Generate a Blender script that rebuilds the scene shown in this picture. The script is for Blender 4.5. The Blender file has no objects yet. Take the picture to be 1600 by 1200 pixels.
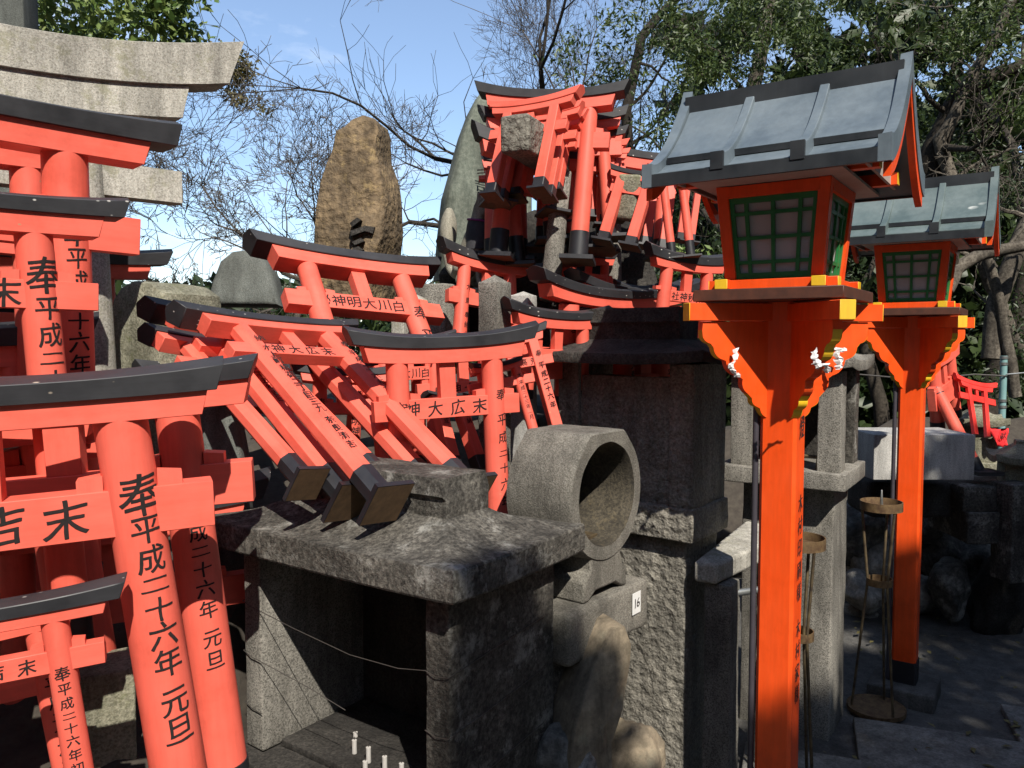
import bpy, bmesh, math, random
import numpy as np
from mathutils import Vector, Matrix, noise
R = math.radians
sc = bpy.context.scene
col = sc.collection

# ------------------------------------------------------------------ camera, sky, sun, exposure
CAM = Vector((0, 0, 1.6)); PITCH = R(3.2); F = 1250.0
cam = bpy.data.cameras.new('camera'); cam.sensor_width = 36; cam.lens = 36 * F / 1600
cam.clip_start = .05; cam.clip_end = 500
co = bpy.data.objects.new('camera', cam); col.objects.link(co)
co.location = CAM; co.rotation_euler = (R(90) - PITCH, 0, 0); sc.camera = co
FWD = Vector((0, math.cos(PITCH), -math.sin(PITCH))); UP = Vector((0, math.sin(PITCH), math.cos(PITCH)))

def ray(px, py):
    d = FWD + Vector((1, 0, 0)) * ((px - 800) / F) - UP * ((py - 600) / F)
    return d / d.y

def P(px, py, d):
    """the point seen at photo pixel (px, py), d metres in front of the camera"""
    return CAM + ray(px, py) * d

SUN_EL, SUN_AZ = R(47), R(180 - 17)
SUND = Vector((math.sin(SUN_AZ) * math.cos(SUN_EL), math.cos(SUN_AZ) * math.cos(SUN_EL), math.sin(SUN_EL)))
sl = bpy.data.lights.new('sun', 'SUN'); sl.energy = 5.0; sl.angle = R(.5); sl.color = (1, .94, .84)
so = bpy.data.objects.new('sun', sl); col.objects.link(so)
so.rotation_euler = SUND.to_track_quat('Z', 'Y').to_euler(); so.location = SUND * 30
w = bpy.data.worlds.new('World'); sc.world = w; w.use_nodes = True
nt = w.node_tree; N = nt.nodes; L = nt.links
bg = N['Background']; bg.inputs[1].default_value = .138
sky = N.new('ShaderNodeTexSky'); sky.sky_type = 'NISHITA'; sky.sun_disc = False
sky.sun_elevation = SUN_EL; sky.sun_rotation = SUN_AZ; sky.air_density = 1.0; sky.dust_density = .3; sky.ozone_density = 3.2
tc = N.new('ShaderNodeTexCoord'); mp = N.new('ShaderNodeMapping'); mp.inputs['Scale'].default_value = (1.6, 1.6, 4.5)
nz = N.new('ShaderNodeTexNoise'); nz.inputs['Scale'].default_value = 1.7; nz.inputs['Detail'].default_value = 7; nz.inputs['Roughness'].default_value = .58
cr = N.new('ShaderNodeValToRGB'); cr.color_ramp.elements[0].position = .55; cr.color_ramp.elements[0].color = (.05, .05, .05, 1); cr.color_ramp.elements[1].position = .86; cr.color_ramp.elements[1].color = (.75, .75, .75, 1)
mx = N.new('ShaderNodeMix'); mx.data_type = 'RGBA'; mx.inputs['B'].default_value = (8.2, 8.5, 8.9, 1)
L.new(tc.outputs['Generated'], mp.inputs[0]); L.new(mp.outputs[0], nz.inputs['Vector']); L.new(nz.outputs[0], cr.inputs[0])
L.new(cr.outputs[0], mx.inputs['Factor']); L.new(sky.outputs[0], mx.inputs['A']); L.new(mx.outputs['Result'], bg.inputs[0])
sc.view_settings.view_transform = 'Standard'; sc.view_settings.look = 'None'
sc.view_settings.exposure = .46; sc.view_settings.gamma = 1
sc.cycles.max_bounces = 6; sc.cycles.diffuse_bounces = 2; sc.cycles.use_denoising = True

# ------------------------------------------------------------------ materials
def mat(name):
    m = bpy.data.materials.new(name); m.use_nodes = True
    return m, m.node_tree.nodes, m.node_tree.links, m.node_tree.nodes['Principled BSDF']

def tex(N, L, kind, scale, src, **kw):
    n = N.new(kind); n.inputs['Scale'].default_value = scale
    for k, v in kw.items():
        k = k.replace('_', ' ')
        if k in n.inputs: n.inputs[k].default_value = v
    L.new(src, n.inputs['Vector']); return n

def ramp(N, L, src, stops, lin=True):
    r = N.new('ShaderNodeValToRGB'); e = r.color_ramp.elements
    while len(e) < len(stops): e.new(.5)
    for i, (p, c) in enumerate(stops):
        e[i].position = p
        e[i].color = (c, c, c, 1) if not hasattr(c, '__len__') else (*c, 1)
    L.new(src, r.inputs[0]); return r

def mixc(N, L, fac, a, b, mode='MIX'):
    m = N.new('ShaderNodeMix'); m.data_type = 'RGBA'; m.blend_type = mode
    for s, v in (('Factor', fac), ('A', a), ('B', b)):
        if hasattr(v, 'links'): L.new(v, m.inputs[s])
        elif s == 'Factor': m.inputs[s].default_value = v
        else: m.inputs[s].default_value = (*v, 1)
    return m.outputs['Result']

def bump(N, L, bsdf, srcs):
    """srcs: (height socket, strength, distance), chained"""
    prev = None
    for s, st, di in srcs:
        b = N.new('ShaderNodeBump'); b.inputs['Strength'].default_value = st; b.inputs['Distance'].default_value = di
        L.new(s, b.inputs['Height'])
        if prev: L.new(prev, b.inputs['Normal'])
        prev = b.outputs[0]
    L.new(prev, bsdf.inputs['Normal'])

def scaled(N, L, src, s):
    m = N.new('ShaderNodeMapping'); m.inputs['Scale'].default_value = s; L.new(src, m.inputs[0]); return m.outputs[0]

def stone(name, base, dark, grain=160, spots=.5, stain=.5, stain_col=(.03, .028, .026), lichen_and_lit=None, rough_bump=.5, chisel=0, streak=False):
    m, N, L, B = mat(name); o = N.new('ShaderNodeTexCoord').outputs['Object']
    g = tex(N, L, 'ShaderNodeTexNoise', grain, o, Detail=4, Roughness=.75)
    c = mixc(N, L, ramp(N, L, g.outputs[0], [(.36, 0), (.62, 1)]).outputs[0], dark, base)
    v = tex(N, L, 'ShaderNodeTexVoronoi', grain * 1.6, o)
    sp = ramp(N, L, v.outputs['Color'], [(.62, 0), (.72, 1)])
    c = mixc(N, L, mixc(N, L, spots, (0, 0, 0), sp.outputs[0]), c, tuple(x * .45 for x in dark))
    b1 = tex(N, L, 'ShaderNodeTexNoise', 5, scaled(N, L, o, (1, 1, .45)) if streak else o, Detail=9, Roughness=.68)
    st = ramp(N, L, b1.outputs[0], [(.5 - stain * .22, 1), (.66 - stain * .1, 0)])
    c = mixc(N, L, mixc(N, L, min(1, stain), (0, 0, 0), st.outputs[0]), c, stain_col)
    if lichen_and_lit:
        l1 = tex(N, L, 'ShaderNodeTexNoise', 11, o, Detail=10, Roughness=.75)
        lf = ramp(N, L, l1.outputs[0], [(.54, 0), (.64, 1)])
        c = mixc(N, L, mixc(N, L, .75, (0, 0, 0), lf.outputs[0]), c, lichen_and_lit)
    b2 = tex(N, L, 'ShaderNodeTexNoise', 2.2, o, Detail=6, Roughness=.6)
    c = mixc(N, L, 1, c, ramp(N, L, b2.outputs[0], [(.3, .72), (.7, 1.12)]).outputs[0], 'MULTIPLY')
    b3 = tex(N, L, 'ShaderNodeTexNoise', 16, scaled(N, L, o, (1, 1, .14)), Detail=6, Roughness=.7)
    c = mixc(N, L, 1, c, ramp(N, L, b3.outputs[0], [(.34, .62), (.62, 1.12)]).outputs[0], 'MULTIPLY')
    L.new(c, B.inputs['Base Color']); B.inputs['Roughness'].default_value = .9; B.inputs['Specular IOR Level'].default_value = .25
    bs = [(g.outputs[0], rough_bump, .0055)]
    if chisel:
        ch = tex(N, L, 'ShaderNodeTexNoise', 34, o, Detail=3, Roughness=.55)
        cv = tex(N, L, 'ShaderNodeTexVoronoi', 30, o)
        bs += [(ch.outputs[0], chisel, .02), (cv.outputs['Distance'], chisel * .6, .012)]
    bump(N, L, B, bs); return m

def paint(name, c, c2, rough=.45, worn=None, spec=.5, chips=None, chip_scale=55, dens=.74, grain=True):
    m, N, L, B = mat(name); o = N.new('ShaderNodeTexCoord').outputs['Object']
    n1 = tex(N, L, 'ShaderNodeTexNoise', 7, o, Detail=5, Roughness=.6)
    cc = mixc(N, L, ramp(N, L, n1.outputs[0], [(.35, 0), (.68, 1)]).outputs[0], c, c2)
    gs = tex(N, L, 'ShaderNodeTexNoise', 60, scaled(N, L, o, (.12, 1, 1) if grain == 'x' else (1, 1, .12)), Detail=5, Roughness=.65)
    cc = mixc(N, L, 1, cc, ramp(N, L, gs.outputs[0], [(.3, .88), (.7, 1.06)]).outputs[0], 'MULTIPLY')
    wd = tex(N, L, 'ShaderNodeTexNoise', 3.5, o, Detail=10, Roughness=.72)
    cc = mixc(N, L, 1, cc, ramp(N, L, wd.outputs[0], [(.32, .80), (.5, 1.0)]).outputs[0], 'MULTIPLY')
    if chips:
        v = tex(N, L, 'ShaderNodeTexVoronoi', chip_scale, scaled(N, L, o, (.6, 1, 1)))
        d = ramp(N, L, v.outputs['Distance'], [(.10, 1), (.17, 0)])
        k = ramp(N, L, v.outputs['Color'], [(dens, 0), (dens + .04, 1)])
        big = ramp(N, L, tex(N, L, 'ShaderNodeTexNoise', 6, o, Detail=3).outputs[0], [(.45, 0), (.6, 1)])
        f = mixc(N, L, 1, mixc(N, L, 1, d.outputs[0], k.outputs[0], 'MULTIPLY'), big.outputs[0], 'MULTIPLY')
        cc = mixc(N, L, f, cc, chips)
    L.new(cc, B.inputs['Base Color']); B.inputs['Roughness'].default_value = rough; B.inputs['Specular IOR Level'].default_value = spec
    L.new(ramp(N, L, n1.outputs[0], [(.3, rough - .08), (.7, min(1, rough + .15))]).outputs[0], B.inputs['Roughness'])
    bump(N, L, B, [(gs.outputs[0], .22, .0015), (n1.outputs[0], .12, .004)]); return m

def plain(name, c, rough=.6, metal=0, c2=None, scale=30, bumpd=.002):
    m, N, L, B = mat(name); o = N.new('ShaderNodeTexCoord').outputs['Object']
    n1 = tex(N, L, 'ShaderNodeTexNoise', scale, o, Detail=6, Roughness=.65)
    L.new(mixc(N, L, ramp(N, L, n1.outputs[0], [(.35, 0), (.66, 1)]).outputs[0], c, c2 or tuple(x * .7 for x in c)), B.inputs['Base Color'])
    B.inputs['Roughness'].default_value = rough; B.inputs['Metallic'].default_value = metal
    bump(N, L, B, [(n1.outputs[0], .3, bumpd)]); return m

def leafmat(name, a, b, rough=.5, trans=.2):
    m, N, L, B = mat(name); g = N.new('ShaderNodeNewGeometry')
    L.new(mixc(N, L, g.outputs['Random Per Island'], a, b), B.inputs['Base Color'])
    B.inputs['Roughness'].default_value = rough; B.inputs['Specular IOR Level'].default_value = .5
    t = N.new('ShaderNodeBsdfTranslucent'); L.new(mixc(N, L, .5, a, tuple(min(1, x * 2.2) for x in b)), t.inputs[0])
    ms = N.new('ShaderNodeMixShader'); ms.inputs[0].default_value = trans
    out = N['Material Output']; L.new(B.outputs[0], ms.inputs[1]); L.new(t.outputs[0], ms.inputs[2]); L.new(ms.outputs[0], out.inputs[0]); return m

M = {}
M['verm'] = paint('vermilion_paint', (.74, .118, .077), (.79, .137, .094), .48, spec=.35, chips=(.42, .22, .13), chip_scale=60, dens=.86)
M['verm_x'] = paint('vermilion_beam_paint', (.74, .118, .077), (.79, .137, .094), .48, spec=.35, grain='x', chips=(.42, .22, .13), chip_scale=60, dens=.86)
M['black'] = paint('black_paint', (.018, .018, .021), (.03, .03, .034), .5, chips=(.5, .48, .45), chip_scale=70, dens=.6, grain='x')
M['black_worn'] = paint('worn_black_paint', (.02, .02, .023), (.034, .034, .038), .52, chips=(.5, .42, .33), chip_scale=45, dens=.5, grain='x')
M['black_clean'] = paint('clean_black_paint', (.014, .014, .017), (.024, .024, .028), .45, grain='x')
M['sleeve'] = paint('black_sleeve_paint', (.013, .013, .016), (.022, .022, .026), .42)
M['ink'] = plain('ink', (.005, .005, .005), .9, c2=(.018, .009, .008), scale=60, bumpd=.0003)
M['rawwood'] = plain('raw_wood', (.13, .075, .035), .8, c2=(.08, .045, .02), scale=40)
M['orange'] = paint('orange_lacquer', (.84, .078, .008), (.87, .09, .011), .36, spec=.5, chips=(.75, .45, .3), chip_scale=28, dens=.9)
M['hollow_shade'] = stone('shaded_brown_inner_stone', (.10, .085, .06), (.04, .035, .028), 120, .3, .8, (.018, .016, .014), lichen_and_lit=(.15, .12, .07), rough_bump=.6)  # dark brown inner stone, with the shade of the hollow put into its colour
M['yellow'] = paint('yellow_paint', (.8, .5, .015), (.7, .42, .03), .5, chips=(.75, .7, .6), chip_scale=60, dens=.7)
M['green'] = paint('green_paint', (.016, .16, .04), (.022, .19, .052), .4)
M['pane'] = plain('paper_pane', (.46, .42, .42), .35, c2=(.40, .37, .37), scale=9, bumpd=.0005)
M['copper'] = paint('grey_blue_sheet_metal', (.105, .135, .16), (.14, .172, .195), .40, spec=.5)
M['copper_dirty'] = paint('soiled_sheet_metal', (.085, .12, .12), (.13, .165, .165), .45, chips=(.62, .63, .6), chip_scale=13, dens=.35)
M['copper_dark'] = paint('dark_sheet_metal', (.02, .023, .027), (.03, .034, .038), .4)
M['plank'] = plain('brown_plank', (.10, .035, .02), .55, c2=(.055, .022, .014), scale=22)
M['soffit'] = plain('pale_soffit', (.42, .37, .33), .7, c2=(.36, .3, .27), scale=14)
M['granite'] = stone('pale_granite', (.60, .575, .51), (.38, .36, .31), 150, .45, .18, (.2, .185, .155), lichen_and_lit=(.30, .29, .20), rough_bump=.45)
M['granite_moss'] = stone('mossy_granite', (.42, .40, .31), (.22, .215, .155), 130, .5, .5, (.10, .10, .06), lichen_and_lit=(.17, .18, .085), rough_bump=.6, chisel=.25)
M['granite_white'] = stone('white_granite', (.60, .59, .56), (.40, .39, .37), 260, .5, .12, (.25, .24, .22), rough_bump=.35)
M['granite_pillar'] = stone('speckled_pillar_granite', (.40, .375, .33), (.2, .19, .165), 200, .75, .55, (.055, .05, .043), rough_bump=.6, streak=True)
M['dark_stone'] = stone('weathered_dark_stone', (.165, .152, .13), (.045, .041, .036), 85, .45, .95, (.022, .02, .018), lichen_and_lit=(.33, .32, .29), rough_bump=1.0, chisel=.18)  # lichen patches brightened so that sunlit streaks on the roof are in the colour
M['dark_chisel'] = stone('chiselled_dark_stone', (.36, .335, .285), (.17, .158, .13), 120, .3, .22, (.05, .046, .04), rough_bump=.6, chisel=.85, streak=True)
M['black_stone'] = stone('near_black_stone', (.075, .068, .06), (.03, .028, .026), 120, .35, .8, (.013, .012, .012), rough_bump=.8, chisel=.3)  # near-black rough stone with darker blotches
M['grey_fine'] = stone('fine_grey_stone', (.30, .28, .24), (.14, .13, .11), 210, .35, .35, (.07, .065, .055), rough_bump=.85, chisel=.12)
M['slate'] = stone('green_grey_slate', (.255, .275, .225), (.14, .16, .13), 60, .1, .45, (.07, .085, .07), rough_bump=.4, streak=True)
M['bluestone'] = stone('blue_grey_stone', (.17, .18, .165), (.105, .115, .105), 210, .35, .2, (.09, .09, .08), rough_bump=.5)
M['brownrock'] = stone('brown_rock', (.30, .215, .125), (.15, .11, .07), 26, .15, .7, (.085, .066, .046), lichen_and_lit=(.43, .31, .15), rough_bump=.9, chisel=.7)
M['tanrock'] = stone('tan_boulder', (.36, .29, .20), (.2, .165, .115), 30, .1, .55, (.09, .075, .06), lichen_and_lit=(.30, .27, .19), rough_bump=.4)
M['greyrock'] = stone('grey_boulder', (.22, .21, .19), (.1, .098, .09), 40, .25, .5, (.04, .04, .037), lichen_and_lit=(.36, .35, .32), rough_bump=.7, chisel=.3)
M['pale_rock'] = stone('pale_boulder', (.52, .49, .43), (.3, .28, .25), 45, .2, .4, (.12, .11, .1), rough_bump=.7, chisel=.3)
M['paving'] = stone('paving', (.27, .26, .24), (.17, .165, .15), 90, .3, .5, (.055, .052, .05), rough_bump=.5)
M['concrete'] = stone('worn_concrete', (.125, .12, .112), (.08, .077, .072), 110, .25, .5, (.06, .057, .053), rough_bump=.6)
M['soil'] = plain('dark_soil', (.035, .028, .022), .95, c2=(.06, .05, .038), scale=26, bumpd=.02)
M['bark'] = stone('grey_bark', (.20, .175, .14), (.075, .062, .05), 40, .2, .5, (.035, .03, .024), rough_bump=.9)
M['bark_dark'] = stone('dark_bark', (.07, .058, .045), (.03, .025, .02), 40, .2, .4, (.02, .017, .013), rough_bump=.9)
M['twig'] = plain('twig_bark', (.105, .088, .07), .85, c2=(.06, .05, .042), scale=14)
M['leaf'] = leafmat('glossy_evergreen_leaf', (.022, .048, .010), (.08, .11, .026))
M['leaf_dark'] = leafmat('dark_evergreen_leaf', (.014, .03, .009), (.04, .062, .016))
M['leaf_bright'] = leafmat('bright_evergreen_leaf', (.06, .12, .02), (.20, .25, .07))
M['leaf_dry'] = leafmat('olive_brown_leaf', (.10, .085, .03), (.16, .14, .05), rough=.6)
M['rust'] = plain('rusty_iron', (.075, .04, .02), .75, .3, c2=(.17, .11, .05), scale=45)
M['iron'] = plain('dark_iron', (.06, .045, .035), .6, .6, c2=(.2, .15, .08), scale=20)
M['steel'] = plain('galvanised_steel', (.42, .43, .42), .4, .8, c2=(.3, .31, .3), scale=20)
M['pipe'] = plain('grey_pvc', (.055, .05, .06), .45, c2=(.045, .04, .05))
M['wax'] = plain('white_wax', (.48, .46, .43), .5, c2=(.4, .38, .36))
M['paper'] = plain('white_paper', (.78, .77, .76), .7, c2=(.68, .68, .68), scale=18)
M['white'] = plain('white_card', (.75, .75, .73), .6, c2=(.66, .66, .64))
M['redcloth'] = plain('red_cloth', (.78, .025, .03), .8, c2=(.68, .02, .025), scale=50)
M['redpaint'] = paint('bright_red_paint', (.68, .03, .022), (.74, .04, .03), .4)
M['teal'] = plain('teal_pole_paint', (.16, .30, .30), .5, c2=(.22, .36, .36), scale=8)
M['purple'] = plain('purple_cord', (.22, .02, .16), .7)
M['wire'] = plain('steel_wire', (.12, .11, .1), .5, .6)
M['foxstone'] = stone('smooth_fox_stone', (.46, .43, .35), (.30, .28, .225), 120, .35, .3, (.15, .14, .1), rough_bump=.35)
M['darkcloth'] = plain('dark_cloth', (.03, .03, .035), .85, c2=(.045, .045, .05))

# ------------------------------------------------------------------ mesh and object helpers
class MB:
    def __init__(s): s.v = []; s.f = []; s.mi = []; s.sm = []
    def add(s, vs, fs, mi=0, smooth=True, X=None):
        o = len(s.v)
        s.v += [tuple(X @ Vector(p)) for p in vs] if X else [tuple(p) for p in vs]
        s.f += [[i + o for i in f] for f in fs]; s.mi += [mi] * len(fs); s.sm += [smooth] * len(fs); return s
    def box(s, x0, x1, y0, y1, z0, z1, mi=0, X=None):
        vs = [(x, y, z) for z in (z0, z1) for y in (y0, y1) for x in (x0, x1)]
        return s.add(vs, [(0, 2, 3, 1), (4, 5, 7, 6), (0, 1, 5, 4), (2, 6, 7, 3), (0, 4, 6, 2), (1, 3, 7, 5)], mi, False, X)
    def tube(s, p0, p1, r0, r1=None, n=16, mi=0, cap=True, X=None, ph=0, sx=1):
        r1 = r0 if r1 is None else r1; p0 = Vector(p0); p1 = Vector(p1)
        z = (p1 - p0).normalized(); a = z.orthogonal().normalized() if abs(z.z) < .95 else Vector((1, 0, 0)); a = (a - z * a.dot(z)).normalized(); b = z.cross(a)
        vs = []
        for p, r in ((p0, r0), (p1, r1)):
            for k in range(n):
                t = ph + 2 * math.pi * k / n; vs.append(p + a * r * math.cos(t) + b * r * sx * math.sin(t))
        fs = [(k, (k + 1) % n, n + (k + 1) % n, n + k) for k in range(n)]
        s.add(vs, fs, mi, n > 8, X)
        if cap: s.add(vs, [tuple(range(n - 1, -1, -1)), tuple(range(n, 2 * n))], mi, False, X)
        return s
    def path(s, pts, rs, n=8, mi=0):
        pts = [Vector(p) for p in pts]; vs = []; fs = []; a = None
        for i, p in enumerate(pts):
            z = (pts[min(i + 1, len(pts) - 1)] - pts[max(i - 1, 0)]).normalized()
            a = z.orthogonal().normalized() if a is None else (a - z * a.dot(z)).normalized()
            b = z.cross(a); r = rs[i] if hasattr(rs, '__len__') else rs
            for k in range(n):
                t = 2 * math.pi * k / n; vs.append(p + a * r * math.cos(t) + b * r * math.sin(t))
            if i: fs += [((i - 1) * n + k, (i - 1) * n + (k + 1) % n, i * n + (k + 1) % n, i * n + k) for k in range(n)]
        fs += [tuple(range(n - 1, -1, -1)), tuple(range((len(pts) - 1) * n, len(pts) * n))]
        return s.add(vs, fs, mi, True)
    def loft(s, rings, mi=0, smooth=True, closed=True, caps=True, X=None):
        n = len(rings[0]); vs = [p for r in rings for p in r]; fs = []
        m = n if closed else n - 1
        for i in range(len(rings) - 1):
            fs += [(i * n + k, i * n + (k + 1) % n, (i + 1) * n + (k + 1) % n, (i + 1) * n + k) for k in range(m)]
        s.add(vs, fs, mi, smooth, X)
        if caps: s.add(vs, [tuple(range(n - 1, -1, -1)), tuple(range((len(rings) - 1) * n, len(rings) * n))], mi, False, X)
        return s
    def prism(s, pts, y0, y1, mi=0, X=None):
        """outline in x,z extruded along y"""
        n = len(pts); vs = [(x, y0, z) for x, z in pts] + [(x, y1, z) for x, z in pts]
        fs = [tuple(range(n)), tuple(range(2 * n - 1, n - 1, -1))] + [(k, n + k, n + (k + 1) % n, (k + 1) % n) for k in range(n)]
        return s.add(vs, fs, mi, False, X)
    def lathe(s, prof, n=24, mi=0, X=None):
        rings = [[(r * math.cos(2 * math.pi * k / n), r * math.sin(2 * math.pi * k / n), z) for k in range(n)] for r, z in prof]
        return s.loft(rings, mi, X=X)
    def rbox(s, sx, sy, sz, r=.01, amp=.003, step=.035, seed=0, X=None, mi=0, freq=9, taper=None):
        """a worked stone block, centred in x and y with its foot at z=0"""
        bm = bmesh.new(); h = Vector((sx / 2, sy / 2, sz / 2))
        def axis(l):
            n = max(1, min(26, int(l / step))); a = [(-l / 2 + r) + (l - 2 * r) * k / n for k in range(n + 1)]
            return [-l / 2, -l / 2 + r * .4] + a + [l / 2 - r * .4, l / 2]
        ax, ay, az = axis(sx), axis(sy), axis(sz); idx = {}
        def vert(p):
            k = tuple(round(c, 6) for c in p)
            if k not in idx: idx[k] = bm.verts.new(p)
            return idx[k]
        for (A, B, fn) in ((ax, ay, lambda a, b, q: (a, b, q * h.z)), (ax, az, lambda a, b, q: (a, -q * h.y, b)), (ay, az, lambda a, b, q: (q * h.x, a, b))):
            for q in (-1, 1):
                for i in range(len(A) - 1):
                    for j in range(len(B) - 1):
                        c = [vert(fn(A[i], B[j], q)), vert(fn(A[i + 1], B[j], q)), vert(fn(A[i + 1], B[j + 1], q)), vert(fn(A[i], B[j + 1], q))]
                        bm.faces.new(c if q > 0 else c[::-1])
        inn = h - Vector((r, r, r)); off = Vector((seed * 3.1, seed * 7.7, seed * 1.3))
        for v in bm.verts:
            c = Vector([max(-inn[i], min(inn[i], v.co[i])) for i in range(3)]); d = v.co - c
            if d.length > 1e-7:
                d.normalize(); v.co = c + d * r
                nn = noise.fractal(v.co * freq + off, 1, 2, 4) + .8 * noise.noise(v.co * freq * .35 + off)
                v.co += d * nn * amp
            if taper:
                t = v.co.z / sz + .5; k = 1 + (taper - 1) * t; v.co.x *= k; v.co.y *= k
            v.co.z += h.z
        bm.verts.index_update()
        s.add([v.co.copy() for v in bm.verts], [[v.index for v in f.verts] for f in bm.faces], mi, True, X); bm.free(); return s
    def rock(s, rx, ry, rz, seed=0, sub=4, rough=.22, X=None, mi=0, flat=0):
        bm = bmesh.new(); bmesh.ops.create_icosphere(bm, subdivisions=sub, radius=1); off = Vector((seed * 5.3, seed * 2.1, seed * 9.7))
        for v in bm.verts:
            p = v.co.copy(); q = 1
            q += rough * (noise.noise(p * 1.1 + off) * 1.4 + noise.noise(p * 2.3 + off) * .7 + noise.fractal(p * 4 + off, 1, 2, 4) * .28)
            # broken planes
            for k in range(5):
                rd = Vector((math.sin(seed * 3 + k * 2.4), math.cos(seed * 1.7 + k * 4.1), math.sin(k * 1.9 + seed))).normalized()
                t = p.dot(rd) * q - (.74 + .1 * math.sin(k + seed))
                if t > 0: q -= t * .75 / max(.3, p.dot(rd))
            v.co = Vector((p.x * rx, p.y * ry, p.z * rz)) * q
            if flat and v.co.z < -rz * flat: v.co.z = -rz * flat
        bm.verts.index_update()
        s.add([v.co.copy() for v in bm.verts], [[v.index for v in f.verts] for f in bm.faces], mi, True, X); bm.free(); return s
    def build(s, name, mats, parent=None, Mx=None, sharp=38, bevel=0, bseg=2, ink=False):
        me = bpy.data.meshes.new(name); me.from_pydata(s.v, [], s.f)
        for m in (mats if isinstance(mats, (list, tuple)) else [mats]): me.materials.append(M[m] if isinstance(m, str) else m)
        me.polygons.foreach_set('material_index', s.mi); me.polygons.foreach_set('use_smooth', s.sm)
        bm = bmesh.new(); bm.from_mesh(me)
        if not ink:
            bmesh.ops.remove_doubles(bm, verts=bm.verts, dist=1e-5); bmesh.ops.recalc_face_normals(bm, faces=bm.faces)
        ca = R(sharp)
        for e in bm.edges:
            if len(e.link_faces) == 2 and e.calc_face_angle(0) > ca: e.smooth = False
        bm.to_mesh(me); bm.free()
        o = bpy.data.objects.new(name, me); col.objects.link(o)
        if Mx is not None: o.matrix_world = Mx
        if parent: o.parent = parent
        if bevel:
            b = o.modifiers.new('bevel', 'BEVEL'); b.width = bevel; b.segments = bseg; b.limit_method = 'ANGLE'; b.angle_limit = R(35)
            for p in me.polygons: p.use_smooth = True
            b.harden_normals = False
        return o

def tag(o, label=None, cat=None, group=None, kind=None):
    if label: o['label'] = label
    if cat: o['category'] = cat
    if group: o['group'] = group
    if kind: o['kind'] = kind
    return o

def empty(name, Mx, label, cat, group=None):
    o = bpy.data.objects.new(name, None); o.empty_display_size = .1; col.objects.link(o)
    o.matrix_world = Mx if isinstance(Mx, Matrix) else Matrix.Translation(Mx); return tag(o, label, cat, group)

def T(v): return Matrix.Translation(v)
def RZ(deg): return Matrix.Rotation(R(deg), 4, 'Z')
def frame(o, x, y, z):
    m = Matrix.Identity(4)
    for i in range(3): m[i][0] = x[i]; m[i][1] = y[i]; m[i][2] = z[i]; m[i][3] = o[i]
    return m

# ------------------------------------------------------------------ brush writing
_gl = {}
def glyph(ch):
    if ch in _gl: return _gl[ch]
    c = bpy.data.curves.new('g', 'FONT'); c.body = ch; c.size = 1; c.resolution_u = 4
    o = bpy.data.objects.new('g', c); col.objects.link(o); bpy.context.view_layer.update()
    me = bpy.data.meshes.new_from_object(o.evaluated_get(bpy.context.evaluated_depsgraph_get()))
    bm = bmesh.new(); bm.from_mesh(me); bpy.data.objects.remove(o); bpy.data.curves.remove(c)
    if bm.verts:
        xs = [v.co.x for v in bm.verts]; ys = [v.co.y for v in bm.verts]
        cx, cy = (min(xs) + max(xs)) / 2, (min(ys) + max(ys)) / 2; sz = max(max(xs) - min(xs), max(ys) - min(ys), .3)
        for v in bm.verts: v.co.x = (v.co.x - cx) / sz; v.co.y = (v.co.y - cy) / sz; v.co.z = 0
        for k in range(-4, 5):
            g = bm.verts[:] + bm.edges[:] + bm.faces[:]; bmesh.ops.bisect_plane(bm, geom=g, plane_co=(k * .11, 0, 0), plane_no=(1, 0, 0))
            g = bm.verts[:] + bm.edges[:] + bm.faces[:]; bmesh.ops.bisect_plane(bm, geom=g, plane_co=(0, k * .11, 0), plane_no=(0, 1, 0))
    bm.verts.index_update()
    _gl[ch] = ([(v.co.x, v.co.y) for v in bm.verts], [[v.index for v in f.verts] for f in bm.faces]); bm.free()
    return _gl[ch]

def brush(ch, seed, bold=1.0):
    vs, fs = glyph(ch); o = Vector((seed * 1.7, seed * .9, 0)); out = []
    for x, y in vs:
        p = Vector((x, y, 0))
        n = noise.noise_vector(p * 1.7 + o); n2 = noise.noise_vector(p * 6 + o)
        yy = y + .11 * x + n.y * .045 + n2.y * .012
        out.append((x + n.x * .045 + n2.x * .012 + .03 * y, yy, 0))
    m = len(out); base = list(out); F3 = [list(f) for f in fs]
    for k, (a, b) in enumerate(((.018, .010), (-.008, .014))):
        out += [(x + a, y + b, (k + 1) * .00012) for x, y, _ in base]; F3 += [[i + m * (k + 1) for i in f] for f in fs]
    return out, F3

ADV = {'一': .6, '二': .85, '十': .85, '三': .8, ' ': .45, '日': .9, '旦': 1.05}
def layout(chars, step, first):
    out = []; c = 0; prev = None
    for i, ch in enumerate(chars):
        k = ADV.get(ch, 1) * (first if i == 0 else 1)
        if prev is not None: c += step * (prev + k) / 2
        out.append((ch, c, first if i == 0 else 1, {'二': .62, '十': .85, '一': .6, '三': .8}.get(ch, 1))); prev = k
    return out

def write_flat(name, chars, parent, X, step, size, vertical=True, lift=.0008, seed=1, mat='ink', aspect=1):
    """writing on a plane: X maps (u right, 0, v up) at the first character's centre"""
    mb = MB()
    for i, ch in enumerate(chars):
        if ch == ' ': continue
        vs, fs = brush(ch, seed + i * 3.3)
        du, dv = (0, -layout(chars, step, 1)[i][1]) if vertical else (step * i, 0)
        mb.add([(u * size * aspect + du, -lift - q, v * size + dv) for u, v, q in vs], fs, 0, False, X)
    return mb.build(name, mat, parent, ink=True)

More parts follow.
